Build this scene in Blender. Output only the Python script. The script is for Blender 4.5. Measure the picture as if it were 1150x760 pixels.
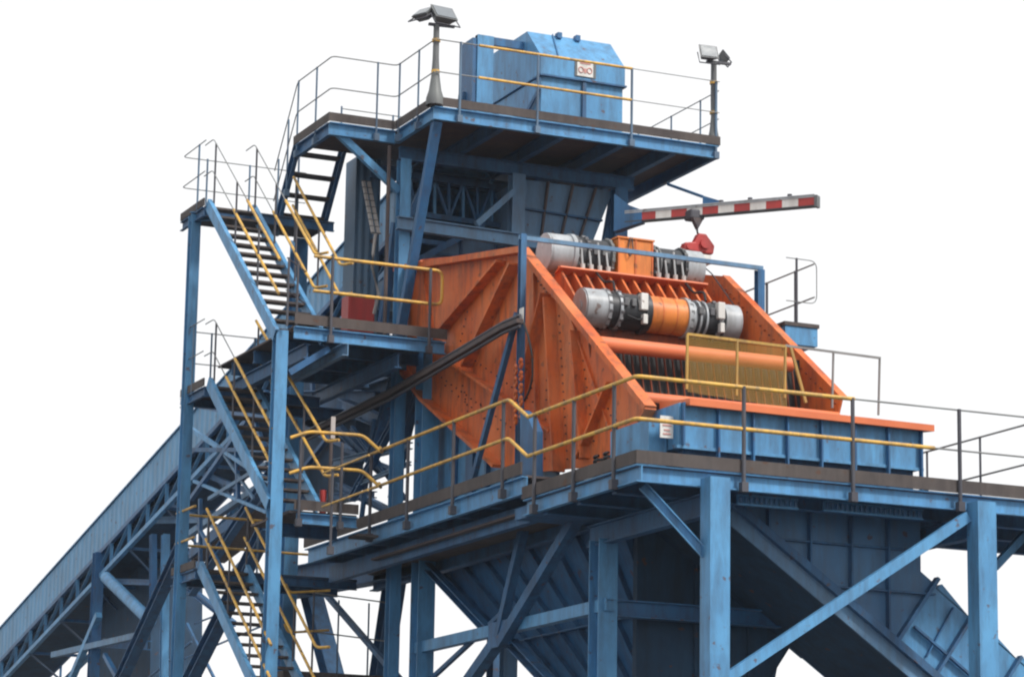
import bpy, bmesh, math, random
from mathutils import Vector as V, Matrix
random.seed(7)
R = math.radians
for o in list(bpy.data.objects): bpy.data.objects.remove(o)
C = bpy.context.scene.collection
S = bpy.context.scene

# ------------------------------------------------------------------ camera
HEAD, PITCH, ROLL, FPX = R(23.998), R(11.8456), R(1.0096), 3340.91
CAM = V((0, 0, 1.7))
fw = V((math.sin(HEAD)*math.cos(PITCH), math.cos(HEAD)*math.cos(PITCH), math.sin(PITCH)))
rt = V((math.cos(HEAD), -math.sin(HEAD), 0)); up = rt.cross(fw)
RT = rt*math.cos(ROLL) + up*math.sin(ROLL); UP = -rt*math.sin(ROLL) + up*math.cos(ROLL)
cd = bpy.data.cameras.new('camera'); cam = bpy.data.objects.new('camera', cd); C.objects.link(cam)
cam.matrix_world = Matrix(((RT.x, UP.x, -fw.x, CAM.x), (RT.y, UP.y, -fw.y, CAM.y), (RT.z, UP.z, -fw.z, CAM.z), (0, 0, 0, 1)))
cd.sensor_width = 36; cd.lens = FPX/1150*36; cd.clip_end = 2000; cd.clip_start = .5
S.camera = cam

# ------------------------------------------------------------------ light
SUN_EL, SUN_AZ = R(48), R(152)          # azimuth clockwise from +Y
w = bpy.data.worlds.new('World'); S.world = w; w.use_nodes = True
nt = w.node_tree; bg = nt.nodes['Background']
sk = nt.nodes.new('ShaderNodeTexSky'); sk.sky_type = 'NISHITA'; sk.sun_disc = False
sk.sun_elevation = SUN_EL; sk.sun_rotation = SUN_AZ
mx = nt.nodes.new('ShaderNodeMixRGB'); mx.inputs[0].default_value = .95
mx.inputs[2].default_value = (6.45, 6.43, 6.40, 1)     # bright closed cloud cover
nt.links.new(sk.outputs[0], mx.inputs[1]); nt.links.new(mx.outputs[0], bg.inputs[0])
bg.inputs[1].default_value = .1
sd = bpy.data.lights.new('sun', 'SUN'); sd.energy = 2.0; sd.angle = R(12); sd.color = (1, .96, .9)
so = bpy.data.objects.new('sun', sd); C.objects.link(so)
sdir = V((math.sin(SUN_AZ)*math.cos(SUN_EL), math.cos(SUN_AZ)*math.cos(SUN_EL), math.sin(SUN_EL)))
so.rotation_euler = sdir.to_track_quat('Z', 'Y').to_euler(); so.location = (30, 10, 60)
S.view_settings.view_transform = 'Standard'; S.view_settings.look = 'None'
S.view_settings.gamma = 1; S.view_settings.exposure = .75
S.render.engine = 'CYCLES'
S.cycles.max_bounces = 6
S.cycles.filter_width = 2.2

# ------------------------------------------------------------------ helpers
def at(x, y, X=None, Y=None, Z=None):
    """point of the place on the plane X=, Y= or Z= seen along a sight line"""
    d = fw*FPX + RT*(x-575) - UP*(y-380)
    t = (X-CAM.x)/d.x if X is not None else (Y-CAM.y)/d.y if Y is not None else (Z-CAM.z)/d.z
    return CAM + d*t

def mat(name, base, alt=None, rough=.55, metal=0, scale=1.6, dirt=None, dirt_amt=.25, bump=.05, spec=.4, streak=True, lo=.42, hi=.68, chip=.66, dust=None):
    m = bpy.data.materials.new(name); m.use_nodes = True; t = m.node_tree; n = t.nodes; L = t.links
    b = n['Principled BSDF']; b.inputs['Roughness'].default_value = rough; b.inputs['Metallic'].default_value = metal
    b.inputs['Specular IOR Level'].default_value = spec
    g = n.new('ShaderNodeNewGeometry')
    no = n.new('ShaderNodeTexNoise'); no.inputs['Scale'].default_value = scale; no.inputs['Detail'].default_value = 6
    L.new(g.outputs['Position'], no.inputs['Vector'])
    r1 = n.new('ShaderNodeValToRGB'); r1.color_ramp.elements[0].position = .35; r1.color_ramp.elements[1].position = .65
    r1.color_ramp.elements[0].color = (*(alt or [c*.75 for c in base]), 1); r1.color_ramp.elements[1].color = (*base, 1)
    L.new(no.outputs['Fac'], r1.inputs[0]); col = r1.outputs[0]
    if dirt:
        mp = n.new('ShaderNodeMapping'); mp.inputs['Scale'].default_value = (5, 5, .9 if streak else 5)
        L.new(g.outputs['Position'], mp.inputs[0])
        n2 = n.new('ShaderNodeTexNoise'); n2.inputs['Scale'].default_value = 1.3; n2.inputs['Detail'].default_value = 8; n2.inputs['Roughness'].default_value = .7
        L.new(mp.outputs[0], n2.inputs['Vector'])
        r2 = n.new('ShaderNodeMapRange'); r2.inputs[1].default_value = lo; r2.inputs[2].default_value = hi
        r2.inputs[3].default_value = 0; r2.inputs[4].default_value = dirt_amt; L.new(n2.outputs['Fac'], r2.inputs[0])
        mm = n.new('ShaderNodeMixRGB'); mm.inputs[2].default_value = (*dirt, 1)
        L.new(r2.outputs[0], mm.inputs[0]); L.new(col, mm.inputs[1]); col = mm.outputs[0]
        # small rust chips
        n3 = n.new('ShaderNodeTexNoise'); n3.inputs['Scale'].default_value = 7; n3.inputs['Detail'].default_value = 4
        L.new(g.outputs['Position'], n3.inputs['Vector'])
        r3 = n.new('ShaderNodeMapRange'); r3.inputs[1].default_value = chip; r3.inputs[2].default_value = chip+.05; L.new(n3.outputs['Fac'], r3.inputs[0])
        m3 = n.new('ShaderNodeMixRGB'); m3.inputs[2].default_value = (.10, .045, .025, 1)
        mu = n.new('ShaderNodeMath'); mu.operation = 'MULTIPLY'; mu.inputs[1].default_value = .7; L.new(r3.outputs[0], mu.inputs[0])
        L.new(mu.outputs[0], m3.inputs[0]); L.new(col, m3.inputs[1]); col = m3.outputs[0]
    if dust:
        n5 = n.new('ShaderNodeTexNoise'); n5.inputs['Scale'].default_value = .8; n5.inputs['Detail'].default_value = 9; n5.inputs['Roughness'].default_value = .65
        L.new(g.outputs['Position'], n5.inputs['Vector'])
        r5 = n.new('ShaderNodeMapRange'); r5.inputs[1].default_value = .45; r5.inputs[2].default_value = .65; r5.inputs[4].default_value = dust[3]; L.new(n5.outputs['Fac'], r5.inputs[0])
        m5 = n.new('ShaderNodeMixRGB'); m5.inputs[2].default_value = (*dust[:3], 1)
        L.new(r5.outputs[0], m5.inputs[0]); L.new(col, m5.inputs[1]); col = m5.outputs[0]
    L.new(col, b.inputs['Base Color'])
    if bump:
        bp = n.new('ShaderNodeBump'); bp.inputs['Strength'].default_value = bump*4; bp.inputs['Distance'].default_value = .02
        n4 = n.new('ShaderNodeTexNoise'); n4.inputs['Scale'].default_value = 3; n4.inputs['Detail'].default_value = 5
        L.new(g.outputs['Position'], n4.inputs['Vector']); L.new(n4.outputs['Fac'], bp.inputs['Height']); L.new(bp.outputs[0], b.inputs['Normal'])
    return m

M = {}
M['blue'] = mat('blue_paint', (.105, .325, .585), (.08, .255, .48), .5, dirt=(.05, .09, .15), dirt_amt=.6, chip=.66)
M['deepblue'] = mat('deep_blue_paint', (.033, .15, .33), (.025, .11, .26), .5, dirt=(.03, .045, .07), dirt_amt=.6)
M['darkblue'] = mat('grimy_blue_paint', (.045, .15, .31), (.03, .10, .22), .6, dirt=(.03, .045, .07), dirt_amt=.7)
M['greyblue'] = mat('grey_blue_steel', (.13, .27, .44), (.10, .20, .34), .6, dirt=(.09, .11, .13), dirt_amt=.6)
M['orange'] = mat('orange_paint', (.70, .15, .024), (.52, .095, .018), .6, dirt=(.13, .045, .03), dirt_amt=.8, scale=1.3, lo=.47, hi=.68, chip=.655, dust=(.62, .24, .10, .45))
M['orangelip'] = mat('orange_lip_paint', (.72, .19, .07), (.62, .15, .06), .55)
M['orangebright'] = mat('bright_orange_paint', (.80, .26, .05), (.68, .20, .04), .45, dirt=(.2, .08, .03), dirt_amt=.5)
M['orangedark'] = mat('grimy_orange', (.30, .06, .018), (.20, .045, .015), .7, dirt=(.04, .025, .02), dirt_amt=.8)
M['yellow'] = mat('yellow_paint', (.78, .46, .08), (.65, .37, .06), .5, dirt=(.20, .15, .10), dirt_amt=.85)
M['dullyellow'] = mat('dull_dirty_yellow', (.50, .32, .07), (.36, .23, .06), .6, dirt=(.16, .11, .06), dirt_amt=.7)
M['midblue'] = mat('worn_chute_blue', (.09, .22, .40), (.06, .16, .31), .6, dirt=(.08, .11, .15), dirt_amt=.6)
M['toe'] = mat('brown_grey_grating', (.085, .07, .066), (.06, .05, .05), .85, dirt=(.14, .12, .11), dirt_amt=.4)
M['post'] = mat('dark_post_steel', (.085, .085, .10), (.06, .06, .075), .6)
M['bluepost'] = mat('weathered_blue_post', (.12, .20, .30), (.08, .12, .18), .6)
M['thinrail'] = mat('grey_and_bloomed_tube', (.26, .27, .27), (.18, .18, .18), .6)  # grey also stands in for sky bloom washing out yellow rails
M['grey'] = mat('grey_cover_paint', (.46, .49, .52), (.36, .39, .42), .4, dirt=(.15, .14, .13), dirt_amt=.5)
M['greydark'] = mat('oily_dark_steel', (.06, .065, .072), (.035, .036, .04), .45, metal=.3)
M['steel'] = mat('bare_steel', (.55, .55, .55), (.4, .4, .4), .35, metal=.7)
M['red'] = mat('red_paint', (.50, .05, .045), (.40, .04, .04), .5, dirt=(.15, .05, .04), dirt_amt=.4)
M['fadedred'] = mat('faded_red_print', (.62, .30, .27), (.55, .25, .23), .6)
M['white'] = mat('white_paint', (.78, .78, .76), (.66, .66, .64), .5, dirt=(.4, .37, .33), dirt_amt=.5)
M['black'] = mat('black_rubber', (.025, .025, .027), (.018, .018, .02), .7)
M['brown'] = mat('rusty_floor_plate', (.13, .095, .085), (.09, .07, .07), .85, dirt=(.05, .06, .08), dirt_amt=.6, streak=False)
M['lampgrey'] = mat('lamp_grey', (.16, .17, .17), (.10, .10, .11), .5)
M['glass'] = mat('lamp_glass', (.20, .22, .24), (.16, .18, .2), .15)
M['cream'] = mat('cream_cable_cover', (.55, .52, .50), (.42, .38, .37), .7)
M['maroon'] = mat('dusty_maroon_bars', (.07, .02, .012), (.04, .014, .01), .85)
M['shadegrime'] = mat('shade_and_grime_steel', (.020, .065, .13), (.014, .045, .095), .75, dirt=(.014,.026,.04), dirt_amt=.6)  # near-black: shade worked into the base colour, together with grime
M['ground'] = mat('site_ground', (.11, .11, .11), (.08, .08, .08), .95, scale=.2)

def clad_mat(name, base, ax, pitch):
    m = mat(name, base, [c*.85 for c in base], .55, dirt=(.10, .12, .14), dirt_amt=.45)
    t = m.node_tree; n = t.nodes; L = t.links
    g = n.new('ShaderNodeNewGeometry'); wv = n.new('ShaderNodeTexWave'); wv.bands_direction = ax
    wv.inputs['Scale'].default_value = .314/pitch; L.new(g.outputs['Position'], wv.inputs['Vector'])
    b = n.new('ShaderNodeBump'); b.inputs['Strength'].default_value = .8; b.inputs['Distance'].default_value = .03
    L.new(wv.outputs['Fac'], b.inputs['Height'])
    L.new(b.outputs[0], n['Principled BSDF'].inputs['Normal'])
    return m
M['cladding'] = clad_mat('blue_corrugated_sheet', (.13, .34, .58), 'Y', .30)
M['duct'] = clad_mat('grey_blue_corrugated_sheet', (.09, .18, .29), 'X', .12)

def mesh_mat():
    m = bpy.data.materials.new('yellow_wire_mesh'); m.use_nodes = True; t = m.node_tree; n = t.nodes; L = t.links
    b = n['Principled BSDF']; b.inputs['Base Color'].default_value = (.45, .29, .06, 1); b.inputs['Roughness'].default_value = .7
    tc = n.new('ShaderNodeNewGeometry'); sp = n.new('ShaderNodeSeparateXYZ'); L.new(tc.outputs['Position'], sp.inputs[0])
    outs = []
    for ax in ('X', 'Z'):
        mu = n.new('ShaderNodeMath'); mu.operation = 'MULTIPLY'; mu.inputs[1].default_value = 1/.022; L.new(sp.outputs[ax], mu.inputs[0])
        fr = n.new('ShaderNodeMath'); fr.operation = 'FRACT'; L.new(mu.outputs[0], fr.inputs[0])
        lt = n.new('ShaderNodeMath'); lt.operation = 'LESS_THAN'; lt.inputs[1].default_value = .15; L.new(fr.outputs[0], lt.inputs[0]); outs.append(lt)
    mm = n.new('ShaderNodeMath'); mm.operation = 'MAXIMUM'; L.new(outs[0].outputs[0], mm.inputs[0]); L.new(outs[1].outputs[0], mm.inputs[1])
    L.new(mm.outputs[0], b.inputs['Alpha'])
    return m
M['mesh'] = mesh_mat()

# The stair tower, upper deck and gallery are drawn in tower units (0.9236 m each); the rest in metres.
UNIT = [1.0]
def U(p):
    k = UNIT[0]; p = V(p); return V((p.x*k, p.y*k, p.z*k + (1-k)*1.7))
class MB:
    def __init__(s): s.v = []; s.f = []; s.sm = []
    def add(s, vs, fs, smooth=False):
        k = len(s.v); s.v += [V(v) for v in vs]; s.f += [[k+i for i in f] for f in fs]; s.sm += [smooth]*len(fs); return s
    def box(s, a, b):
        x0, y0, z0 = [min(a[i], b[i]) for i in range(3)]; x1, y1, z1 = [max(a[i], b[i]) for i in range(3)]
        return s.add([(x0,y0,z0),(x1,y0,z0),(x1,y1,z0),(x0,y1,z0),(x0,y0,z1),(x1,y0,z1),(x1,y1,z1),(x0,y1,z1)],
                     [(0,3,2,1),(4,5,6,7),(0,1,5,4),(1,2,6,5),(2,3,7,6),(3,0,4,7)])
    def frame(s, p, q, u):
        p, q = V(p), V(q); d = (q-p).normalized(); u = V(u)
        if abs(d.dot(u.normalized())) > .98: u = V((0, 1, 0)) if abs(d.y) < .9 else V((1, 0, 0))
        r = d.cross(u).normalized(); u = r.cross(d).normalized(); return p, q, r, u
    def bar(s, p, q, w, h, u=(0,0,1)):
        p, q, r, u = s.frame(p, q, u)
        c = [(-w/2,-h/2),(w/2,-h/2),(w/2,h/2),(-w/2,h/2)]
        vs = [p+r*a+u*b for a, b in c] + [q+r*a+u*b for a, b in c]
        return s.add(vs, [(3,2,1,0),(4,5,6,7),(0,1,5,4),(1,2,6,5),(2,3,7,6),(3,0,4,7)])
    def prof(s, p, q, prof, u=(0,0,1)):
        p, q, r, u = s.frame(p, q, u); n = len(prof)
        vs = [p+r*a+u*b for a, b in prof] + [q+r*a+u*b for a, b in prof]
        return s.add(vs, [tuple(range(n))[::-1], tuple(range(n, 2*n))] + [(i, (i+1) % n, n+(i+1) % n, n+i) for i in range(n)])
    def ibeam(s, p, q, w, h, t=.02, u=(0,0,1)):
        a, b, k = w/2, h/2, t*.6
        return s.prof(p, q, [(-a,-b),(a,-b),(a,-b+t),(k,-b+t),(k,b-t),(a,b-t),(a,b),(-a,b),(-a,b-t),(-k,b-t),(-k,-b+t),(-a,-b+t)], u)
    def chan(s, p, q, w, h, t=.015, u=(0,0,1)):
        a, b = w/2, h/2
        return s.prof(p, q, [(-a,-b),(a,-b),(a,-b+t),(-a+t,-b+t),(-a+t,b-t),(a,b-t),(a,b),(-a,b)], u)
    def ang(s, p, q, w, t=.012, u=(0,0,1)):
        a = w/2
        return s.prof(p, q, [(-a,-a),(a,-a),(a,-a+t),(-a+t,-a+t),(-a+t,a),(-a,a)], u)
    def cyl(s, p, q, r, n=14, r2=None):
        r2 = r if r2 is None else r2
        p, q, a, u = s.frame(p, q, (0,0,1)); vs = []
        for c, rr in ((p, r), (q, r2)):
            vs += [c + a*math.cos(2*math.pi*i/n)*rr + u*math.sin(2*math.pi*i/n)*rr for i in range(n)]
        s.add(vs, [(i, (i+1) % n, n+(i+1) % n, n+i) for i in range(n)], True)
        return s.add(vs, [tuple(range(n))[::-1], tuple(range(n, 2*n))])
    def tube(s, pts, r, n=8):
        pts = [V(p) for p in pts]; m = len(pts); vs = []; ref = V((0,0,1))
        for i, p in enumerate(pts):
            d = (pts[min(i+1, m-1)]-pts[max(i-1, 0)]).normalized()
            rr = ref if abs(d.z) < .97 else V((0,1,0))
            a = d.cross(rr).normalized(); u = a.cross(d).normalized()
            vs += [p + a*math.cos(2*math.pi*k/n)*r + u*math.sin(2*math.pi*k/n)*r for k in range(n)]
        fs = [(i*n+k, i*n+(k+1) % n, (i+1)*n+(k+1) % n, (i+1)*n+k) for i in range(m-1) for k in range(n)]
        s.add(vs, fs, True)
        return s.add(vs, [tuple(range(n))[::-1], tuple(range((m-1)*n, m*n))])
    def prism(s, poly, off):
        n = len(poly); off = V(off); vs = [V(p) for p in poly] + [V(p)+off for p in poly]
        return s.add(vs, [tuple(range(n))[::-1], tuple(range(n, 2*n))] + [(i, (i+1) % n, n+(i+1) % n, n+i) for i in range(n)])
    def build(s, name, m, parent=None, bevel=0):
        me = bpy.data.meshes.new(name)
        s.v = [U(v) for v in s.v]
        org = V((0,0,0))
        if parent is not None:
            org = root_loc(parent)
        else:
            lo = V([min(v[i] for v in s.v) for i in range(3)]); hi = V([max(v[i] for v in s.v) for i in range(3)])
            org = V(((lo.x+hi.x)/2, (lo.y+hi.y)/2, lo.z))
        me.from_pydata([tuple(v-org) for v in s.v], [], s.f)
        me.polygons.foreach_set('use_smooth', s.sm)
        bm = bmesh.new(); bm.from_mesh(me); bmesh.ops.remove_doubles(bm, verts=bm.verts, dist=1e-5) if False else None
        bmesh.ops.recalc_face_normals(bm, faces=bm.faces); bm.to_mesh(me); bm.free()
        me.materials.append(m if not isinstance(m, str) else M[m])
        o = bpy.data.objects.new(name, me); C.objects.link(o)
        if parent is not None: o.parent = parent
        else: o.location = org
        if bevel:
            md = o.modifiers.new('bevel', 'BEVEL'); md.width = bevel; md.segments = 2; md.limit_method = 'ANGLE'
        return o

def root_loc(o):
    p = V((0,0,0))
    while o is not None: p = p + V(o.location); o = o.parent
    return p
def thing(name, label, cat, loc, group=None):
    o = bpy.data.objects.new(name, None); C.objects.link(o); o.location = U(loc); o.empty_display_size = .3
    o['label'] = label; o['category'] = cat
    if group: o['group'] = group
    return o
def tag(o, label, cat, group=None):
    o['label'] = label; o['category'] = cat
    if group: o['group'] = group
    return o
def lerp(a, b, t): return V(a)*(1-t) + V(b)*t
def rnd(pts, rad=.10, k=5):
    """polyline with rounded corners"""
    pts = [V(p) for p in pts]; out = [pts[0]]
    for i in range(1, len(pts)-1):
        a, b, c = pts[i-1], pts[i], pts[i+1]; r = min(rad, (b-a).length*.45, (c-b).length*.45)
        p = b+(a-b).normalized()*r; q = b+(c-b).normalized()*r
        out += [p*(1-t)**2 + b*2*t*(1-t) + q*t*t for t in [j/k for j in range(k+1)]]
    return out+[pts[-1]]

# ------------------------------------------------------------------ ground
g = MB().add([(-600,-300,0),(700,-300,0),(700,1000,0),(-600,1000,0)], [(0,1,2,3)]).build('ground', 'ground'); g['kind'] = 'structure'

# ------------------------------------------------------------------ generic builders
def guardrail(label, path, posts, h=1.04, mid=.52, rail='yellow', post='post', rr=.028, pr_=.026, drop=.24, closed=False, group=None, name='guardrail', clamp=True, segs=None):
    path = [V(p) for p in path]
    root = thing(name, label, 'guardrail', path[0], group)
    segs = segs or [(path, rail, rr)]
    for pts, m, r in segs:
        pts = [V(p) for p in pts]
        top = [p+V((0,0,h)) for p in pts]; md = [p+V((0,0,mid)) for p in pts]
        if closed:
            loop = top+[md[-1]]+md[::-1][1:]
            MB().tube(rnd(loop, .12), r).build('rail_loop', m, root)
        else:
            MB().tube(rnd(top), r).build('top_rail', m, root); MB().tube(rnd(md), r).build('mid_rail', m, root)
    for p in posts:
        p = V(p); b = MB(); b.cyl(p+V((0,0,-drop)), p+V((0,0,h+.01)), pr_, 10)
        po = b.build('post', post, root)
        if clamp:
            MB().box(p+V((-.045,-.045,-drop-.02)), p+V((.045,.045,-drop+.10))).build('base_bracket', post, po)
    return root

def staircase(label, x0, x1, top, bot, n, mat_l='blue', mat_r='blue', depth=.2, tread='toe'):
    (y1, z1), (y0, z0) = top, bot
    root = thing('staircase', label, 'staircase', (x0, y0, z0))
    d = V((0, y1-y0, z1-z0)).normalized()
    for X, m in ((x0, mat_l), (x1, mat_r)):
        MB().chan((X, y0, z0), (X, y1, z1), .07, depth, u=(0,0,1)).build('stringer', m, root)
    for i in range(n):
        t = (i+.5)/n; p = lerp((0,y0,z0), (0,y1,z1), t)
        MB().box((x0+.04, p.y-.11, p.z-.02), (x1-.04, p.y+.11, p.z+.015)).build('tread', tread, root)
    return root

def ribs_bar(mb, pts, off, w): pass

# ================================================================== MAIN DECK
XL, YF, ZD = 15.77, 31.65, 7.60
J1 = 34.95      # where the deck steps up
root = thing('screen_deck', 'wide blue-edged platform carrying the orange screen, brown grating edge along its front', 'platform', (XL, YF, ZD-.3))
MB().box((XL+.03, YF+.03, ZD-.03), (24.6, J1, ZD+.0)).build('floor', 'brown', root)
MB().box((16.0, J1-.02, ZD-.09), (17.3, J1+6, ZD-.06)).build('floor', 'brown', root)
MB().box((16.75, J1+.01, ZD-.03), (21.6, 43.0, ZD+.0)).build('floor', 'brown', root)
MB().chan((XL+.06, YF+.02, ZD-.11), (24.6, YF+.02, ZD-.11), .08, .21).build('edge_beam', 'blue', root)
MB().chan((XL+.02, J1, ZD-.11), (XL+.02, YF-.02, ZD-.11), .08, .21).build('edge_beam', 'blue', root)
MB().box((XL-.03, YF-.035, ZD+.004), (24.6, YF-.01, ZD+.165)).build('toe_board', 'toe', root)
MB().box((XL-.035, YF-.01, ZD+.004), (XL-.01, J1, ZD+.165)).build('toe_board', 'toe', root)
for y in (32.4, 33.4, 34.4):
    MB().ibeam((XL+.06, y, ZD-.15), (24.4, y, ZD-.15), .12, .22).build('joist', 'darkblue', root)
MB().ibeam((16.74, YF+.1, ZD-.42), (16.74, J1, ZD-.42), .14, .28).build('girder', 'darkblue', root)
MB().ibeam((20.52, YF+.1, ZD-.42), (20.52, J1, ZD-.42), .14, .28).build('girder', 'darkblue', root)

Z2 = 7.93; Y2E = 43.1
root = thing('side_walkway', 'long walkway running back along the left side of the orange screen', 'walkway', (XL, J1, Z2-.3))
MB().box((XL+.03, J1, Z2-.03), (17.0, Y2E, Z2)).build('floor', 'brown', root)
MB().chan((XL-.0, Y2E, Z2-.14), (XL-.0, J1-.02, Z2-.14), .08, .24).build('edge_beam', 'blue', root)
MB().box((XL-.055, J1, Z2+.004), (XL-.03, Y2E, Z2+.17)).build('toe_board', 'toe', root)
MB().ibeam((16.9, J1, Z2-.45), (16.9, Y2E, Z2-.45), .14, .3).build('girder', 'darkblue', root)
for i in range(8):
    y = J1+.4+i*1.05
    MB().ibeam((XL+.06, y, Z2-.14), (17.0, y, Z2-.14), .1, .2).build('joist', 'darkblue', root)
MB().box((XL+.05, J1-.32, ZD+.17), (16.6, J1-.02, ZD+.20)).build('step', 'toe', root)
MB().chan((XL+.40,J1+.06, Z2-.40), (XL+.40, 43.0, Z2-.40), .12, .25).build('lower_beam', 'darkblue', root)
MB().box((XL+.1, J1-.3, ZD-.20), (17.0, J1+.5, ZD-.05)).build('step_beam', 'darkblue', root)

# guardrails of the main deck
pz = ZD+.02
px_ = [XL+1.42, XL+2.96, XL+4.52, XL+6.08, XL+7.6]
guardrail('yellow guardrail on dark posts around the front corner of the orange screen deck',
          [(XL-.05, J1-.1, pz), (XL-.05, YF-.05, pz), (XL+6.2, YF-.05, pz)],
          [(XL-.05, y, pz) for y in (J1-.42, 33.35, 32.2)] + [(XL-.05, J1-.0, pz)][:0] + [(x, YF-.06, pz) for x in px_],
          segs=[([(XL-.05, J1-.22, pz), (XL-.05, YF-.05, pz), (XL+2.99, YF-.05, pz)], 'yellow', .027),
                ([(XL+2.99, YF-.05, pz), (24.6, YF-.05, pz)], 'thinrail', .012)])  # sky bloom on this stretch put into a thinner grey rail
z2 = Z2+.02
guardrail('yellow guardrail along the side walkway, kinked where the walkway steps down to the screen deck',
          [(XL-.06, 42.6, z2), (XL-.06, J1+.55, z2), (XL-.06, J1+.0, pz)],
          [(XL-.06, y, z2) for y in (35.52, 37.2, 38.86, 40.3)],
          segs=[([(XL-.06, 40.4, z2), (XL-.06, J1+.4, z2), (XL-.05, J1-.20, pz)], 'yellow', .025)])
# far side rail, right of picture
pR = [at(1150, 478, Z=8.67), at(1049, 505, Z=8.67)]
gr = [o for o in C.objects if o.name.startswith('guardrail')][0]
MB().tube([(XL+2.97, YF-.055, pz+.52), (XL+4.15, YF-.055, pz+.52)], .026).build('mid_rail', 'yellow', gr)
XR = 21.6
guardrail('thin grey guardrail rising towards the right along the far side of the screen deck',
          [(XR, 34.6, pz), (XR, 31.75, pz)], [(XR, y, pz) for y in (34.45, 33.13)], rail='thinrail', rr=.014, pr_=.016, drop=.05, clamp=False)

# ================================================================== LOWER FRAME
froot = thing('lower_support_frame', 'blue steel columns, beams and braces holding up the screen deck', 'steel frame', (16.75, 31.4, 0))
def column(x0, y0, z1, m='blue', w=.28, d=.26, z0=0, parent=None):
    return MB().ibeam((x0+w/2, y0+d/2, z0), (x0+w/2, y0+d/2, z1), d if False else w, d, .018, u=(0,1,0)).build('column', m, parent or froot)
# front columns: boxed faces turned to the viewer
for x in (16.61, 20.40):
    MB().bar((x+.135, 31.49, 0), (x+.135, 31.49, 7.48), .27, .26, u=(0,1,0)).build('column', 'blue', froot)
    MB().box((x-.06, 31.30, 0), (x+.33, 31.70, .04)).build('base_plate', 'darkblue', froot)
for x, y, z1, m in ((16.61, 34.42, 7.1, 'blue'), (20.46, 34.5, 7.1, 'blue'), (16.61, 40.55, 11.0, 'blue'), (20.46, 40.55, 7.5, 'darkblue'), (16.61, 47.2, 7.6, 'deepblue'), (20.46, 46.5, 11, 'darkblue')):
    column(x, y, z1, m, .27, .30)
def br(p, q, w=.12, m='blue', kind='ang', name='brace', parent=None, h=None):
    mb = MB()
    if kind == 'ang': mb.ang(p, q, w)
    elif kind == 'bar': mb.bar(p, q, w, h or w)
    elif kind == 'tube': mb.cyl(p, q, w/2, 12)
    elif kind == 'ibeam': mb.ibeam(p, q, w, h or w)
    elif kind == 'chan': mb.chan(p, q, w, h or w)
    return mb.build(name, m, parent or froot)
br((16.75, 34.35, 6.24), (16.75, 40.9, 6.24), .14, 'blue', 'chan', 'beam', h=.16)
br((16.9, 34.55, 6.22), (20.6, 34.55, 6.22), .16, 'deepblue', 'ibeam', 'beam', h=.22)
br(at(1086, 580, Y=31.55), at(800, 772, Y=31.55), .10, 'blue', 'bar', h=.13)
br(at(722, 545, Y=31.9), at(792, 622, Y=31.55), .09, 'blue', 'chan', h=.12)
br(at(1165, 585, Y=33.0), at(1116, 637, Y=33.0), .1, 'blue', 'bar')
# side bracing, X = 16.75 plane
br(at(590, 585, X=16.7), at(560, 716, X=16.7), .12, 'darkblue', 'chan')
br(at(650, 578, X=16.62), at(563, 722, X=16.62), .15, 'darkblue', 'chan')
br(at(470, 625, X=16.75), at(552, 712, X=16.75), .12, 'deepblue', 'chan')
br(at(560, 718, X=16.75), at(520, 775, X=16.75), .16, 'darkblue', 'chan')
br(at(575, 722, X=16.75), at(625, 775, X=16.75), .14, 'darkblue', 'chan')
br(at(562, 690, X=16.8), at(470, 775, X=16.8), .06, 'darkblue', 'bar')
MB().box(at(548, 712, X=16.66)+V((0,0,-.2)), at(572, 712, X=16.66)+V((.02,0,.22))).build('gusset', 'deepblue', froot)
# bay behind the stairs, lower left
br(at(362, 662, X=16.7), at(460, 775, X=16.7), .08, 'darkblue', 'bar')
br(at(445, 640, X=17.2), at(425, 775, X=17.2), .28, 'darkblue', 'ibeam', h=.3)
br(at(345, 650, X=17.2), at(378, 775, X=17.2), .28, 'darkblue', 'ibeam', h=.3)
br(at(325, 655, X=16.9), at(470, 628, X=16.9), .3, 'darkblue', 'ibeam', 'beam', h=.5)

# ================================================================== UNDER-SCREEN HOPPER AND CHUTES
root = thing('collecting_hopper', 'dark blue ribbed hopper narrowing downwards beneath the orange screen', 'hopper', (18.5, 36, 3.2))
top_z = 7.55; HX0, HX1, HY0, HY1 = 17.1, 19.95, 34.95, 41.3
t4 = [V((HX0,HY0,top_z)), V((HX1,HY0,top_z)), V((HX1,HY1,top_z)), V((HX0,HY1,top_z))]
b4 = [V((18.9,HY0,3.2)), V((19.0,HY0,3.2)), V((19.0,35.9,3.2)), V((18.9,35.9,3.2))]
mb = MB(); mb.add(t4+b4, [(0,4,5,1),(1,5,6,2),(2,6,7,3),(3,7,4,0),(7,6,5,4)]); mb.build('plates', 'deepblue', root)
for i in range(8):
    t = (i+.6)/8; a = lerp(t4[0], t4[3], t); bpt = lerp(b4[0], b4[3], t)
    MB().bar(a+V((-.03,0,0)), bpt+V((-.03,0,0)), .02, .09, u=(1,0,.4)).build('rib', 'darkblue', root)
for tt in (.30, .62):
    a = lerp(t4[0], b4[0], tt); b = lerp(t4[3], b4[3], tt)
    MB().bar(a+V((-.04,0,0)), b+V((-.04,0,0)), .09, .025).build('stiffener', 'deepblue', root)
fwp = [(17.35,7.5),(20.6,7.5),(20.6,6.6),(19.85,6.2),(19.3,5.4),(19.05,4.0),(17.35,4.0)]
MB().prism([V((x, 34.80, z)) for x, z in fwp], (0,.12,0)).build('front_wall', 'shadegrime', root)  # shade of deck and chute put into the dark wall colour
for x in (18.2, 19.0): MB().box((x-.02, 34.74, 4.5), (x+.02, 34.797, 7.4)).build('rib', 'shadegrime', root)

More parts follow.
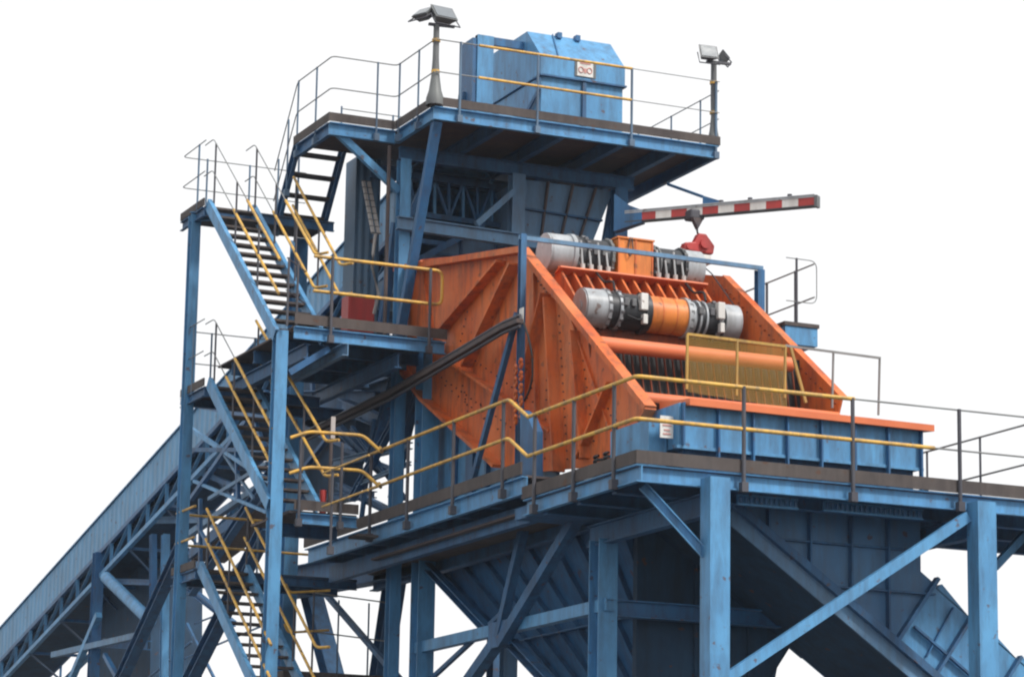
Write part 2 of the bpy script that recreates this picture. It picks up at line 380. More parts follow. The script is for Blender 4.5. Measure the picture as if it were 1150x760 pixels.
# discharge chute to the right (faces the viewer)
YC = 32.75
root = thing('discharge_chute', 'large grey-blue ribbed chute dropping right from under the front of the screen deck', 'chute', (19, YC, 4.5))
def c2(x, z): return V((x, YC, z))
upper = [c2(17.55, 7.42), c2(20.42, 7.42), c2(20.42, 6.72), c2(20.66, 6.66), c2(20.05, 5.92)]
# upper hood: from diagonal lower edge up to the deck
low0, low1 = V((17.55, YC, 7.42)), V((21.1, YC, 5.0))
sl = (low1.z-low0.z)/(low1.x-low0.x)
def lowz(x): return low0.z + (x-low0.x)*sl
DEP = 2.3
hood = [c2(17.55, lowz(17.55)), c2(19.95, lowz(19.95)), c2(20.62, 6.60), c2(20.42, 6.74), c2(20.42, 7.42)]
MB().prism(hood, (0, DEP, 0)).build('hood', 'midblue', root)
# trunk going down right
def trunk_top(x): return 6.60 + (x-20.62)*-.70
tr = [c2(19.95, lowz(19.95)-.0), c2(23.8, lowz(23.8)), c2(23.8, trunk_top(23.8)), c2(20.63, 6.58)]
MB().prism([p+V((0,.03,0)) for p in tr], (0, DEP-.06, 0)).build('trunk', 'blue', root)
for x in (18.15, 18.75, 19.35, 19.9):
    MB().box((x-.012, YC-.09, lowz(x)+.12), (x+.012, YC-.002, 7.42)).build('rib', 'darkblue', root)
for z, xa in ((7.0, 18.2), (6.45, 19.0)):
    xe = 20.42 if z > 6.7 else 20.60
    MB().box((xa, YC-.07, z-.012), (xe, YC-.003, z+.012)).build('rib', 'darkblue', root)
MB().bar(c2(17.45, lowz(17.45)+.04)+V((0,-.06,0)), c2(23.8, lowz(23.8)+.04)+V((0,-.06,0)), .12, .10).build('lower_flange', 'darkblue', root)
MB().bar(c2(17.6, lowz(17.6)-.12)+V((0,-.02,0)), c2(23.8, lowz(23.8)-.12)+V((0,-.02,0)), .03, .20).build('skirt', 'greyblue', root)
MB().bar(c2(20.64, 6.66)+V((0,-.05,0)), c2(19.98, lowz(19.98))+V((0,-.05,0)), .10, .05, u=(1,0,0)).build('joint_flange', 'darkblue', root)
for xa, xb in ((20.66, 21.14), (21.20, 21.86), (21.92, 22.56), (22.62, 23.7)):
    MB().prism([c2(xa, trunk_top(xa)-.03)+V((0,.03,0)), c2(xb, trunk_top(xb)-.03)+V((0,.03,0)), c2(xb, trunk_top(xb)-.01)+V((0,.03,0)), c2(xa+.10, trunk_top(xa)+.03)+V((0,.03,0))], (0, DEP-.06, 0)).build('cover_plate', 'blue', root)
for x in (20.9, 21.55, 22.2, 22.9):
    MB().bar(c2(x, trunk_top(x)-.10)+V((0,-.005,0)), c2(x-.42, lowz(x-.42)+.22)+V((0,-.005,0)), .05, .018, u=(1,0,0)).build('rib', 'deepblue', root)
for x in (21.18, 21.9, 22.6):
    a = c2(x, trunk_top(x)+.02); b = c2(x-.62, lowz(x-.62))
    MB().bar(a+V((0,-.04,0)), b+V((0,-.04,0)), .10, .04, u=(1,0,0)).build('joint_flange', 'darkblue', root)
MB().bar(c2(20.3, 6.02)+V((0,-.02,0)), c2(23.6, 6.02-3.3*.69)+V((0,-.02,0)), .06, .03).build('rib', 'darkblue', root)
MB().prism([V((17.55, YC+.05, 7.38)), V((23.8, YC+.05, lowz(23.8)-.08)), V((23.8, YC+.05, lowz(23.8)-.12)), V((17.55, YC+.05, 7.34))], (0, 2.0, 0)).build('underside', 'shadegrime', root)
for a, b, n_ in ((828, 896, 'shorter left of the two perforated blue cable trays under the deck front'), (925, 1036, 'longer right of the two perforated blue cable trays under the deck front')):
    p = at(a, 556+(a-828)*.075, Y=32.0); q = at(b, 556+(b-828)*.085, Y=32.0)
    r_ = thing('cable_tray', n_, 'cable tray', p)
    MB().chan(p+V((0,0,-.05)), q+V((0,0,-.05)), .05, .13).build('tray', 'blue', r_)
    k = int((q.x-p.x)/.07); mb = MB()
    for i in range(k):
        x = p.x+.035+i*.07; z = p.z-.05+(q.z-p.z)*i/k
        mb.box((x-.018, 31.955, z-.035), (x+.018, 31.973, z+.035))
    mb.build('perforation', 'darkblue', r_)

# ================================================================== DISCHARGE BOX
Y0 = 32.6
root = thing('discharge_box', 'long light blue ribbed box at the front of the orange screen with an orange lip', 'discharge box', (18.6, Y0, 8))
def fz(x): return -0.0*(x-16.8)
zb, zt = 7.9, 8.60
MB().box((16.82, Y0, zb+.14), (20.36, 34.3, zt)).build('box', 'blue', root)
MB().box((16.95, Y0+.12, ZD+.02), (20.3, 34.2, zb+.14)).build('plinth', 'darkblue', root)
MB().box((16.78, Y0-.03, zb+.12), (20.37, Y0-.002, zb+.16)).build('bottom_flange', 'blue', root)
for i in range(8):
    x = 16.86+i*.495 if i else 16.86
    MB().box((x-.012, Y0-.075, ZD+.1 if i else zb+.16), (x+.012, Y0-.003, zt)).build('rib', 'deepblue', root)
MB().prism([(16.90, 32.46, 8.64), (20.47, 32.46, 8.62), (20.47, 33.3, 8.70), (16.90, 33.3, 8.72)], (0, 0, -.085)).build('lip', 'orangelip', root)
# left side flank and sign
MB().box((16.55, 32.9, ZD+.02), (16.80, 34.0, 8.42)).build('side_flank', 'blue', root)
MB().box((16.62, 32.72, 8.16), (16.80, 32.735, 8.44)).build('notice', 'white', root)
mb = MB()
for k, (zz, ww) in enumerate(((8.37, .10), (8.32, .12), (8.26, .08), (8.21, .11))): mb.box((16.71-ww/2, 32.712, zz-.009), (16.71+ww/2, 32.717, zz+.009))
mb.build('notice_marks', 'fadedred', root)

# ================================================================== VIBRATING SCREEN
sroot = thing('vibrating_screen', 'huge orange inclined vibrating screen with bolted ribbed side plates', 'vibrating screen', (18.5, 36.5, 8))
XP, XQ = 16.75, 19.98
near = [(455,300),(475,291),(592,281),(735,459),(712,500),(702,520),(602,530),(566,524),(483,449),(455,395)]
near = [at(x, y, X=XP) for x, y in near]
near[0] = V((XP, 42.0, 12.22)); near[-1] = V((XP, 41.6, 10.6))
MB().prism(near, (.03, 0, 0)).build('side_plate', 'orange', sroot)
far = [at(x, y, X=XQ) for x, y in ((700,303),(785,312),(812,310),(945,447),(900,470),(760,440),(700,380))]
far = [V((XQ, 42.0, 12.5)), V((XQ, 38.9, 11.92)), at(812, 310, X=XQ), at(945, 447, X=XQ), V((XQ, 34.2, 8.75)), V((XQ, 36.5, 8.6)), V((XQ, 41.5, 10.6))]
MB().prism(far, (.03, 0, 0)).build('side_plate', 'orange', sroot)
def edge(pts, w=.14, t=.03, X=XP, m='orange', name='edge_flange'):
    pts = [V(p) for p in pts]
    for a, b in zip(pts, pts[1:]):
        MB().bar(a+V((-w/2+.02, 0, 0)), b+V((-w/2+.02, 0, 0)), w, t, u=(0,0,1)).build(name, m, sroot)
A_, B_, C_ = V((XP, 41.9, 12.22)), near[2], near[3]
edge([A_, B_], .16, .09); edge([B_, C_], .17, .08)
edge([near[3], near[4]], .16, .03)
edge([at(483,449,X=XP), at(566,524,X=XP)], .20, .05); edge([at(483,449,X=XP), V((XP, 41.6, 10.62))], .2, .05)
MB().bar(at(500,401,X=XP-.07), at(621,484,X=XP-.07), .14, .04).build('lower_flange', 'orange', sroot)
# triangular gussets and stiffeners on the near plate
def rib(p, q, w=.14, t=.035, w2=None):
    a, b = at(*p, X=XP), at(*q, X=XP); w2 = w if w2 is None else w2
    d = (b-a).normalized(); n_ = V((0, -d.z, d.y))*t/2
    vs = [a-n_, a+n_, a+n_+V((-w,0,0)), a-n_+V((-w,0,0)), b-n_, b+n_, b+n_+V((-w2,0,0)), b-n_+V((-w2,0,0))]
    MB().add(vs, [(0,1,2,3),(7,6,5,4),(0,4,5,1),(1,5,6,2),(2,6,7,3),(3,7,4,0)]).build('stiffener', 'orange', sroot)
rib((568,294), (501,372), .16, .04); rib((584,297), (530,412), .18, .04)
rib((618,330), (588,452), .16, .04); rib((623,335), (634,530), .18, .04); rib((650,372), (662,515), .14, .035)
rib((690,430), (655,515), .13, .035); rib((640,350),(700,520),.04,.03)
rib((475,293), (487,372), .05, .03); rib((602,300), (606,528), .06, .05)
# bolts on the near plate
mb = MB()
def bolts(p, q, n, j=0):
    for i in range(n):
        t = (i+.5)/n; c = at(p[0]+(q[0]-p[0])*t+random.uniform(-j,j), p[1]+(q[1]-p[1])*t+random.uniform(-j,j), X=XP-.0)
        mb.cyl(c, c+V((-.018,0,0)), .011, 6)
bolts((488,418),(610,505),22); bolts((497,430),(600,515),14); bolts((628,350),(638,520),18); bolts((617,345),(612,520),16)
bolts((596,296),(628,330),10); bolts((600,310),(616,330),5); bolts((655,400),(668,500),10); bolts((530,330),(515,395),8); bolts((690,440),(696,512),8)
bolts((520,395),(625,470),18); bolts((540,450),(548,490),5,1); bolts((520,430),(526,465),5,1); bolts((640,380),(646,430),5,1)
bolts((676,440),(700,500),8); bolts((606,372),(597,440),8)
mb.build('bolts', 'greydark', sroot)['kind'] = 'stuff'
mb = MB(); bolts_far = []
for i in range(26):
    c = lerp(far[2], far[3], (i+.5)/26)+V((-.02, .06, -.10)); mb.cyl(c, c+V((-.02,0,0)), .014, 6)
for i in range(30):
    c = lerp((XQ, 38.9, 11.2), (XQ, 34.6, 8.9), (i+.5)/30)+V((-.02,0,0)); mb.cyl(c, c+V((-.02,0,0)), .014, 6)
mb.build('bolts', 'orangedark', sroot)['kind'] = 'stuff'
MB().bar(far[2]+V((.05,0,0)), far[3]+V((.05,0,0)), .12, .03).build('edge_flange', 'orange', sroot)
# cross members between the plates
MB().cyl((XP+.035, 34.85, 9.76), (19.7, 34.85, 9.76), .10, 20).build('cross_tube', 'orangelip', sroot)
MB().cyl((XP+.035, 34.1, 8.92), (XQ, 34.1, 8.92), .09, 16).build('cross_tube', 'orangelip', sroot)
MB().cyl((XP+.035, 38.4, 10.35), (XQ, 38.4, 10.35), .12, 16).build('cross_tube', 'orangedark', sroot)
# screening deck (bars running down the slope) and back wall
mb = MB()
for i in range(26):
    x = XP+.1+i*(XQ-XP-.15)/25
    mb.bar((x, 33.9, 8.78), (x, 41.3, 11.0), .03, .10)
mb.build('screen_bars', 'maroon', sroot)
MB().prism([(XP+.03, 34.0, 8.55), (XQ, 34.0, 8.55), (XQ, 41.3, 10.75), (XP+.03, 41.3, 10.75)], (0,0,-.04)).build('lower_pan', 'black', sroot)
mb = MB()
for i in range(26):
    x = XP+.1+i*(XQ-XP-.15)/25
    mb.bar((x, 35.05, 8.95), (x-.12, 35.05, 9.8), .016, .03)
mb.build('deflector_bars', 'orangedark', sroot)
MB().prism([(XP+.03, 35.08, 8.9), (XQ, 35.08, 8.9), (XQ, 35.12, 9.9), (XP+.03, 35.12, 9.9)], (0,.03,0)).build('shadow_filler', 'black', sroot)  # black sheet standing in for the shadow gap below the drum
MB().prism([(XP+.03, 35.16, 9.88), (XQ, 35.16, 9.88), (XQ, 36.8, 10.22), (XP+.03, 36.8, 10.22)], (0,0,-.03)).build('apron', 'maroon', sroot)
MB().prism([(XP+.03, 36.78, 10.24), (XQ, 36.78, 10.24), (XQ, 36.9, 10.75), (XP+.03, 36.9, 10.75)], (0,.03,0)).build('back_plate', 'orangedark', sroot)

# exciter support beam with ribs
F1 = V((0, 36.75, 10.70)); F2 = V((0, 37.75, 11.68))
dn = (F2-F1).normalized(); nn = V((0, -dn.z, dn.y))     # normal pointing up/back-ish
bx0, bx1 = 17.28, 19.92
def offp(p, s, u_): q = p + dn*s - V((0, dn.z, -dn.y))*u_; return q
base = []
beam_pts = [F1 - dn*.5 + V((0,.24,-.26)), F2 + dn*.45 + V((0,.24,-.26)), F2 + dn*.45 + V((0,.62,-.62)), F1 - dn*.5 + V((0,.62,-.62))]
MB().prism([V((XP+.03, p.y, p.z)) for p in beam_pts], (XQ-XP-.03, 0, 0)).build('exciter_beam', 'orange', sroot)
for k in range(13):
    x = 17.42+k*.19
    if k in (5, 6, 7): pass
    pts = [F1 + dn*.28 + V((0,.02,-.02)), F2 - dn*.30 + V((0,.02,-.02)), F2 - dn*.30 + V((0,.245,-.255)), F1 + dn*.28 + V((0,.245,-.255))]
    MB().prism([V((x, p.y, p.z)) for p in pts], (.035, 0, 0)).build('mounting_rib', 'orange', sroot)
MB().bar((17.38, F2.y-.27, F2.z-.30), (19.75, F2.y-.27, F2.z-.30), .20, .025, u=(0, .3, 1)).build('mounting_plate', 'orangelip', sroot)

def exciter(label, Yc, Zc, cuts, r=.27, rods=False):
    t = thing('exciter', label, 'exciter', (18.7, Yc, Zc-r), 'twin exciter drums on the screen')
    for name, x0, x1, rr, m in cuts:
        if name == 'centre_box':
            MB().box((x0, Yc-r*.92, Zc-r*.95), (x1, Yc+r, Zc+r*.98)).build(name, m, t, bevel=.02)
            for xx in (x0+.01, (x0+x1)/2, x1-.01): MB().box((xx-.012, Yc-r*.92-.012, Zc-r*.95), (xx+.012, Yc-r*.92-.002, Zc+r*.98)).build('seam', 'orange', t)
            MB().box((x0-.02, Yc-r, Zc+r*.98), (x1+.02, Yc+r, Zc+r*1.06)).build('lid', m, t)
        else:
            MB().cyl((x0, Yc, Zc), (x1, Yc, Zc), r*rr, 36).build(name, m, t)
    return t
cut1 = [('end_cover', 17.38, 17.40, .93, 'grey'), ('end_cover', 17.40, 17.72, 1, 'grey'), ('flange', 17.72, 17.77, 1.06, 'grey'), ('gear_housing', 17.77, 17.90, .95, 'greydark'), ('flange', 17.90, 17.94, 1.05, 'grey'),
        ('gear_housing', 17.94, 18.30, .95, 'greydark'), ('flange', 18.30, 18.36, 1.1, 'greydark'), ('centre_drum', 18.40, 18.98, .98, 'orangebright'), ('flange', 18.36, 18.40, 1.08, 'greydark'),
        ('flange', 18.98, 19.04, 1.08, 'grey'), ('gear_housing', 19.04, 19.12, .93, 'grey'), ('gear_housing', 19.12, 19.46, .95, 'greydark'), ('flange', 19.16, 19.19, 1.02, 'grey'),
        ('flange', 19.26, 19.29, 1.02, 'grey'), ('flange', 19.46, 19.52, 1.04, 'grey'), ('neck', 19.52, 19.58, .9, 'greydark'), ('end_cover', 19.58, 19.84, 1, 'grey')]
t = exciter('front lower exciter with a round orange centre drum and grey end covers', F1.y, F1.z, cut1)
for x in (18.24, 19.46):
    mb = MB(); mb.box((x-.05, F1.y-.33, F1.z-.02), (x+.06, F1.y-.22, F1.z+.22)); mb.box((x-.02, F1.y-.34, F1.z-.22), (x+.05, F1.y-.25, F1.z-.08)); mb.build('bracket', 'white', t, bevel=.01)
for x in (18.58, 18.8): MB().cyl((x-.006, F1.y, F1.z), (x+.006, F1.y, F1.z), .27, 36).build('hoop', 'orange', t)
EX1 = t
for x in (17.98, 18.10, 19.16, 19.34):
    MB().box((x-.035, F1.y-.30, F1.z+.02), (x+.035, F1.y-.20, F1.z+.13)).build('oil_box', 'lampgrey', t, bevel=.01)
MB().tube([(18.0, F1.y-.28, F1.z-.12), (18.15, F1.y-.31, F1.z-.17), (18.33, F1.y-.27, F1.z-.10)], .015).build('grease_hose', 'black', t)
MB().cyl((17.365, F1.y, F1.z), (17.38, F1.y, F1.z), .09, 20).build('hub', 'grey', t)
housing_later = (17.75, 17.93, 18.33, 19.03, 19.48)
cut2 = [('end_cover', 17.28, 17.31, .98, 'grey'), ('end_cover', 17.31, 17.64, 1, 'grey'), ('flange', 17.64, 17.70, 1.08, 'grey'), ('gear_housing', 17.70, 18.28, .93, 'greydark'), ('flange', 17.86, 17.90, 1.0, 'greydark'), ('flange', 18.24, 18.28, 1.05, 'lampgrey'),
        ('centre_box', 18.34, 18.90, 1, 'orangebright'), ('gear_housing', 18.92, 19.42, .93, 'greydark'), ('flange', 19.02, 19.05, 1, 'lampgrey'), ('flange', 19.42, 19.47, 1.05, 'greydark'), ('end_cover', 19.47, 19.76, 1, 'grey')]
t = exciter('rear upper exciter with a square orange centre box and rows of steel tie rods', F2.y, F2.z, cut2, .285)
for x0, n in ((17.76, 4), (18.98, 4)):
    for i in range(n):
        x = x0+i*.135
        MB().cyl((x, F2.y-.30, F2.z-.24), (x-.03, F2.y-.29, F2.z+(.16 if i % 2 == 0 else .02)), .018, 8).build('tie_rod', 'steel', t)
        MB().cyl((x, F2.y-.30, F2.z-.27), (x, F2.y-.30, F2.z-.18), .035, 8).build('nut', 'cream', t)
def housing_bolts(par, Yc, Zc, xs, r):
    for x in xs:
        n = 60; poly = []
        for k_ in range(n):
            a = 2*math.pi*k_/n; rr = r+(.022 if k_ % 4 < 2 else -.01)
            poly.append((x-.025, Yc+rr*math.cos(a), Zc+rr*math.sin(a)))
        MB().prism(poly, (.05, 0, 0)).build('bolted_collar', 'lampgrey', par)
housing_bolts(EX1, F1.y, F1.z, housing_later, .272)
housing_bolts(t, F2.y, F2.z, (17.72, 17.88, 18.26, 18.96, 19.45), .285)
for x in (17.98, 18.12, 19.12, 19.30):
    MB().box((x-.04, F2.y-.30, F2.z-.02), (x+.04, F2.y-.20, F2.z+.10)).build('oil_box', 'lampgrey', t, bevel=.01)
MB().tube(rnd([(18.52, F2.y-.28, F2.z+.30), (18.47, F2.y-.31, F2.z+.1), (18.5, F2.y-.31, F2.z-.0), (18.56, F2.y-.31, F2.z+.1), (18.55, F2.y-.28, F2.z+.30)], .05), .01).build('lifting_loop', 'greydark', t)
MB().tube([(19.83, 38.1, 12.0), (19.87, 37.5, 11.6), (19.93, 36.9, 11.0)], .01).build('cable', 'greydark', t)

for x0_ in (17.86, 19.30):
    tag(MB().tube(rnd([(x0_, 36.6, 10.95), (x0_+.05, 36.75, 11.12), (x0_+.12, 37.2, 11.2), (x0_+.1, 37.5, 11.45)], .1), .018).build('power_cable', 'black'), 'black power cable looping between the drums at the '+('left gear housings' if x0_ < 18.5 else 'right gear housings'), 'cable')
# spring seats under the near plate
root = thing('spring_mount', 'dark coil spring mounting block under the front left of the orange screen', 'spring mount', (16.6, 34.2, ZD))
MB().box((16.5, 33.75, ZD), (16.95, 34.75, ZD+.28)).build('seat_block', 'greydark', root)
for yy in (33.95, 34.25, 34.55):
    pts = [V((16.68+.09*math.cos(a*.6), yy+.09*math.sin(a*.6), ZD+.28+a*.0052)) for a in range(60)]
    MB().tube(pts, .02, 6).build('coil_spring', 'greydark', root)
# ribbed blue casing under the near plate
root = thing('screen_underframe', 'blue upright casing and posts tucked below the lower edge of the orange side plate', 'underframe', (17, 38.5, 7.9))
cas = [at(479,452,X=17.0), at(566,528,X=17.0), V((17.0, 36.6, 8.4)), V((17.0, 36.6, Z2)), V((17.0, 41.2, Z2)), V((17.0, 41.2, 10.0))]
MB().prism(cas, (.05,0,0)).build('casing', 'blue', root)
for yy, w_ in ((40.1, .08), (39.5, .25), (38.9, .06), (38.3, .06)):
    zt_ = 9.95-(40.6-yy)*.52
    MB().box((16.93, yy-w_/2, Z2), (16.997, yy+w_/2, zt_)).build('rib', 'deepblue', root)

# ================================================================== GANTRY over the screen
root = thing('maintenance_gantry', 'slim blue goalpost gantry spanning over the orange screen', 'gantry', (16.45, 36.7, Z2))
gz = at(587, 267, Y=36.7)
g1 = V((gz.x, 36.7, gz.z)); g2 = at(853, 301, Y=36.7)
MB().ibeam((g1.x, 36.7, Z2), (g1.x, 36.7, g1.z+.05), .085, .10, .012, u=(0,1,0)).build('post', 'darkblue', root)
MB().bar((g1.x-.05, 36.7, g1.z), (g2.x+.05, 36.7, g2.z), .05, .06).build('cross_bar', 'greyblue', root)
MB().ibeam((g2.x, 36.7, 10.5), (g2.x, 36.7, g2.z-.03), .11, .12, .015, u=(0,1,0)).build('post', 'deepblue', root)
MB().bar(at(581, 352, X=g1.x), at(532, 535, X=g1.x), .07, .09).build('raking_strut', 'darkblue', root)
MB().box(at(586,360,X=g1.x-.07)+V((-.01,-.06,-.05)), at(586,346,X=g1.x-.07)+V((0,.06,.0))).build('tag_plate', 'white', root)
# stump on the step beside the gantry
root = thing('stub_column', 'short blue stub column with chamfered top at the step of the walkway', 'column', (16.3, 35.3, ZD))
a = at(580, 470, X=16.1); 
MB().prism([at(584,535,X=16.05), at(599,540,X=16.05), at(599,484,X=16.05), at(592,466,X=16.05), at(584,460,X=16.05)], (.14,0,0)).build('stub', 'deepblue', root)
# orange chain bundle
root = thing('lifting_chain', 'orange lifting chain bundle hanging on the blue gantry post', 'chain', at(582, 470, X=16.3))
for i, y in enumerate(range(408, 474, 7)):
    c = at(582+3*(-1)**i, y, X=16.3); ring = [c+V((0, .035*math.cos(a*.524), .06*math.sin(a*.524))) for a in range(13)]
    MB().tube(ring, .022, 6).build('link', 'orange', root)
hose = [at(*p, X=16.35) for p in ((588,362),(594,380),(598,400),(598,425),(594,440),(589,450))]
tag(MB().tube(rnd(hose, .1), .015).build('hose', 'black'), 'thin black hose looping down beside the blue gantry post', 'hose')
# dark cable conveyor / tray rising to the gantry
root = thing('cable_ladder', 'dark cable ladder sloping up from the stair tower to the gantry post', 'cable tray', at(400, 470, X=16.35))
cp = [at(*p, X=16.35) for p in ((322,500),(440,442),(520,395),(565,368),(584,360))]
for dz in (0, .15):
    MB().tube([p+V((0,0,dz-.075)) for p in cp], .024, 6).build('side_rail', 'post', root)
mb = MB()
for a, b in zip(cp, cp[1:]): mb.bar(a, b, .10, .06)
mb.build('cables', 'brown', root)

# ================================================================== mesh guard on the lip
root = thing('mesh_guard', 'yellow framed wire mesh guard standing above the orange discharge lip', 'guard', (18.6, 33.3, 8.8))
gy = 33.3
def gp(x, y): return at(x, y, Y=gy)
tops = [gp(772,375), gp(828,382), gp(882,389), gp(908,392)]
MB().bar(gp(772,375), gp(882,389), .025, .035).build('top_bar', 'dullyellow', root)
for x, y0_, y1_ in ((772,375,437), (828,382,444), (882,389,447)):
    MB().bar(gp(x,y0_), gp(x-1,y1_), .025, .035).build('upright', 'dullyellow', root)
MB().bar(gp(888,390), gp(905,452), .03, .035).build('upright', 'dullyellow', root)
MB().add([gp(772,376), gp(884,389), gp(884,458), gp(772,440)], [(0,1,2,3)]).build('wire_mesh', 'mesh', root)
root = thing('open_frame_guard', 'empty grey pipe frame right of the yellow mesh guard above the lip', 'guard', (19.7, 33.32, 8.8))
MB().bar(gp(882,388), gp(989,402), .02, .03).build('top_bar', 'thinrail', root)
for x, y0_, y1_ in ((936,395,458), (988,402,466)): MB().bar(gp(x,y0_), gp(x-1.5,y1_), .02, .03).build('upright', 'thinrail', root)

# ================================================================== far side walkway
root = thing('far_walkway', 'short blue walkway end showing beyond the far orange side plate', 'walkway', (20.9, 36.3, 10.4))
MB().box((20.42, 36.3, 10.40), (20.95, 39.5, 10.66)).build('edge_beam', 'blue', root)
MB().box((20.40, 36.28, 10.665), (20.97, 39.5, 10.72)).build('floor', 'toe', root)
MB().box((20.55, 36.5, ZD), (20.75, 36.7, 10.39)).build('leg', 'deepblue', root)
MB().box((20.5, 38.9, ZD), (20.7, 39.1, 10.39)).build('leg', 'deepblue', root)
guardrail('thin grey guardrail rising right on the far walkway beyond the orange screen', [(20.9, 39.2, 10.66), (20.9, 36.3, 10.66)],
          [(20.9, y, 10.66) for y in (37.7, 36.85)], h=.95, mid=.46, rail='thinrail', post='post', rr=.013, pr_=.02, drop=.2, clamp=False)
p1 = V((20.5, 36.4, 10.7))
guardrail('thin looped end rail closing the far walkway beside the orange screen', [(20.45, 36.32, 10.68), (20.95, 36.32, 10.68)], [(20.62, 36.32, 10.68)], h=.98, mid=.35, rail='thinrail', rr=.008, pr_=.018, drop=0, clamp=False, closed=True)

UNIT[0] = .9236
# ================================================================== P3 platform (mid level, left)
ZP3 = 11.46
root = thing('middle_landing', 'blue-edged landing at the middle level between stair tower and orange screen', 'platform', (15.5, 43.2, ZP3-.3))
MB().box((15.5, 43.2, ZP3-.03), (18.0, 47.0, ZP3)).build('floor', 'brown', root)
MB().chan((18.05, 43.18, ZP3-.13), (15.48, 43.18, ZP3-.13), .08, .2, u=(0,0,-1)).build('edge_beam', 'blue', root)
MB().box((15.46, 43.12, ZP3+.004), (18.06, 43.14, ZP3+.17)).build('toe_board', 'toe', root)
for y in (44.2, 45.3, 46.4): MB().ibeam((15.55, y, ZP3-.14), (18.0, y, ZP3-.14), .1, .2).build('joist', 'darkblue', root)
for x in (15.75, 17.3): MB().ibeam((x, 43.3, ZP3-.38), (x, 47.0, ZP3-.38), .12, .24).build('girder', 'darkblue', root)
for (a, b) in (((15.45, 43.3, 10.7), (16.1, 43.3, 11.15)),): MB().bar(a, b, .1, .1).build('knee_brace', 'deepblue', root)
guardrail('yellow looped guardrail on the middle landing in front of the tall blue columns', [(15.75, 43.12, ZP3), (17.95, 43.12, ZP3)],
          [(16.05, 43.08, ZP3), (17.73, 43.08, ZP3)], h=1.12, mid=.56, closed=True, rr=.028)

# ================================================================== STAIR TOWER
troot = thing('stair_tower', 'tall slim blue steel frame carrying the zigzag stairs', 'steel frame', (15.2, 45, 0))
MB().ibeam((15.30, 43.32, 0), (15.30, 43.32, ZP3-.1), .20, .18, .014, u=(0,1,0)).build('column', 'blue', troot)
MB().ibeam((15.15, 47.5, 0), (15.15, 47.5, 14.15), .17, .18, .014, u=(0,1,0)).build('column', 'blue', troot)
MB().chan((15.07, 47.5, 14.12), (15.6, 47.1, 14.12), .08, .16).build('beam', 'blue', troot)
MB().ibeam((17.35, 48.3, 0), (17.35, 48.3, 14.15), .25, .25, .014, u=(0,1,0)).build('column', 'blue', troot)
MB().ibeam((16.6, 47.6, 0), (16.6, 47.6, 14.0), .16, .16, .014, u=(0,1,0)).build('column', 'darkblue', troot) if False else None
for z in (8.0, 11.06):
    MB().ibeam((15.2, 47.6, z-.12), (18.0, 47.6, z-.12), .12, .2).build('beam', 'darkblue', troot)
    MB().ibeam((15.2, 43.5, z-.5), (15.2, 47.5, z-.5), .08, .12).build('beam', 'darkblue', troot) if False else None
# landings (L1 top, L2, L3)
def landing(label, x0, x1, y0, y1, z, m='toe'):
    r = thing('stair_landing', label, 'landing', ((x0+x1)/2, y0, z-.2))
    MB().box((x0, y0, z-.04), (x1, y1, z)).build('floor', 'toe', r)
    MB().chan((x1, y0-.01, z-.10), (x0, y0-.01, z-.10), .06, .16, u=(0,0,-1)).build('edge_beam', 'darkblue', r)
    MB().chan((x0-.01, y0, z-.10), (x0-.01, y1, z-.10), .06, .16, u=(0,0,-1)).build('edge_beam', 'darkblue', r)
    MB().box((x0-.04, y0-.05, z+.0), (x0-.015, y1, z+.13)).build('toe_board', 'toe', r)
    return r
landing('topmost stair landing of dark grating at the head of the upper flight', 15.15, 17.5, 46.98, 48.2, 14.20)
landing('stair landing level with the gallery roof behind the second flight', 15.15, 17.2, 46.6, 47.8, 11.02)
landing('lowest visible stair landing beside the conveyor trestle', 15.15, 18.0, 46.7, 47.9, 7.98)
staircase('top stair flight with blue stringers rising away to the topmost landing', 15.2, 16.0, (46.92, 14.22), (43.25, 11.27), 14)
staircase('second stair flight with blue stringers below the middle landing', 15.2, 16.0, (46.5, 11.06), (43.3, 8.60), 12)
staircase('lowest stair flight seen against the white sky near the left column', 15.2, 16.0, (46.6, 8.0), (43.0, 5.3), 14)
staircase('short steep flight up to the upper deck above the topmost landing', 16.62, 17.45, (46.5, 15.38), (47.45, 14.15), 4, 'darkblue', 'darkblue', .22)
# P2 platform
ZP2 = 8.52
root = thing('small_lower_landing', 'small blue-edged landing joining the stairs to the side walkway', 'platform', (16.1, 43.2, ZP2-.3))
MB().box((15.5, 43.2, ZP2-.04), (16.62, 45.0, ZP2)).build('floor', 'brown', root)
MB().chan((16.62, 43.18, ZP2-.12), (15.62, 43.18, ZP2-.12), .08, .17, u=(0,0,-1)).build('edge_beam', 'blue', root)
MB().box((15.55, 43.12, ZP2+.004), (16.62, 43.14, ZP2+.16)).build('toe_board', 'toe', root)
MB().ibeam((15.55, 44.0, ZP2-.2), (16.6, 44.0, ZP2-.2), .12, .2).build('joist', 'darkblue', root)
MB().box((16.64, 43.2, 8.2), (17.0, 43.6, 8.24)).build('step', 'toe', root)
guardrail('yellow guardrail on the small lower landing with rounded left end', [(15.55, 43.15, ZP2), (16.0, 43.1, ZP2+.12), (16.75, 43.1, ZP2+.1)],
          [(15.62, 43.1, ZP2), (16.3, 43.08, ZP2)], segs=[([(15.45, 43.12, ZP2+.02), (15.75, 43.1, ZP2+.14), (16.65, 43.1, ZP2+.16), (16.9, 42.9, ZP2-.12), (XL+.9, 42.4, ZP2-.14)], 'yellow', .028)], h=1.1, mid=.54)
guardrail('thin rail linking the small lower landing to the side walkway', [(XL-.06, 42.3, z2), (XL-.06, 40.4, z2)], [(XL-.06, 41.9, z2)], rail='yellow', rr=.018, pr_=.022)

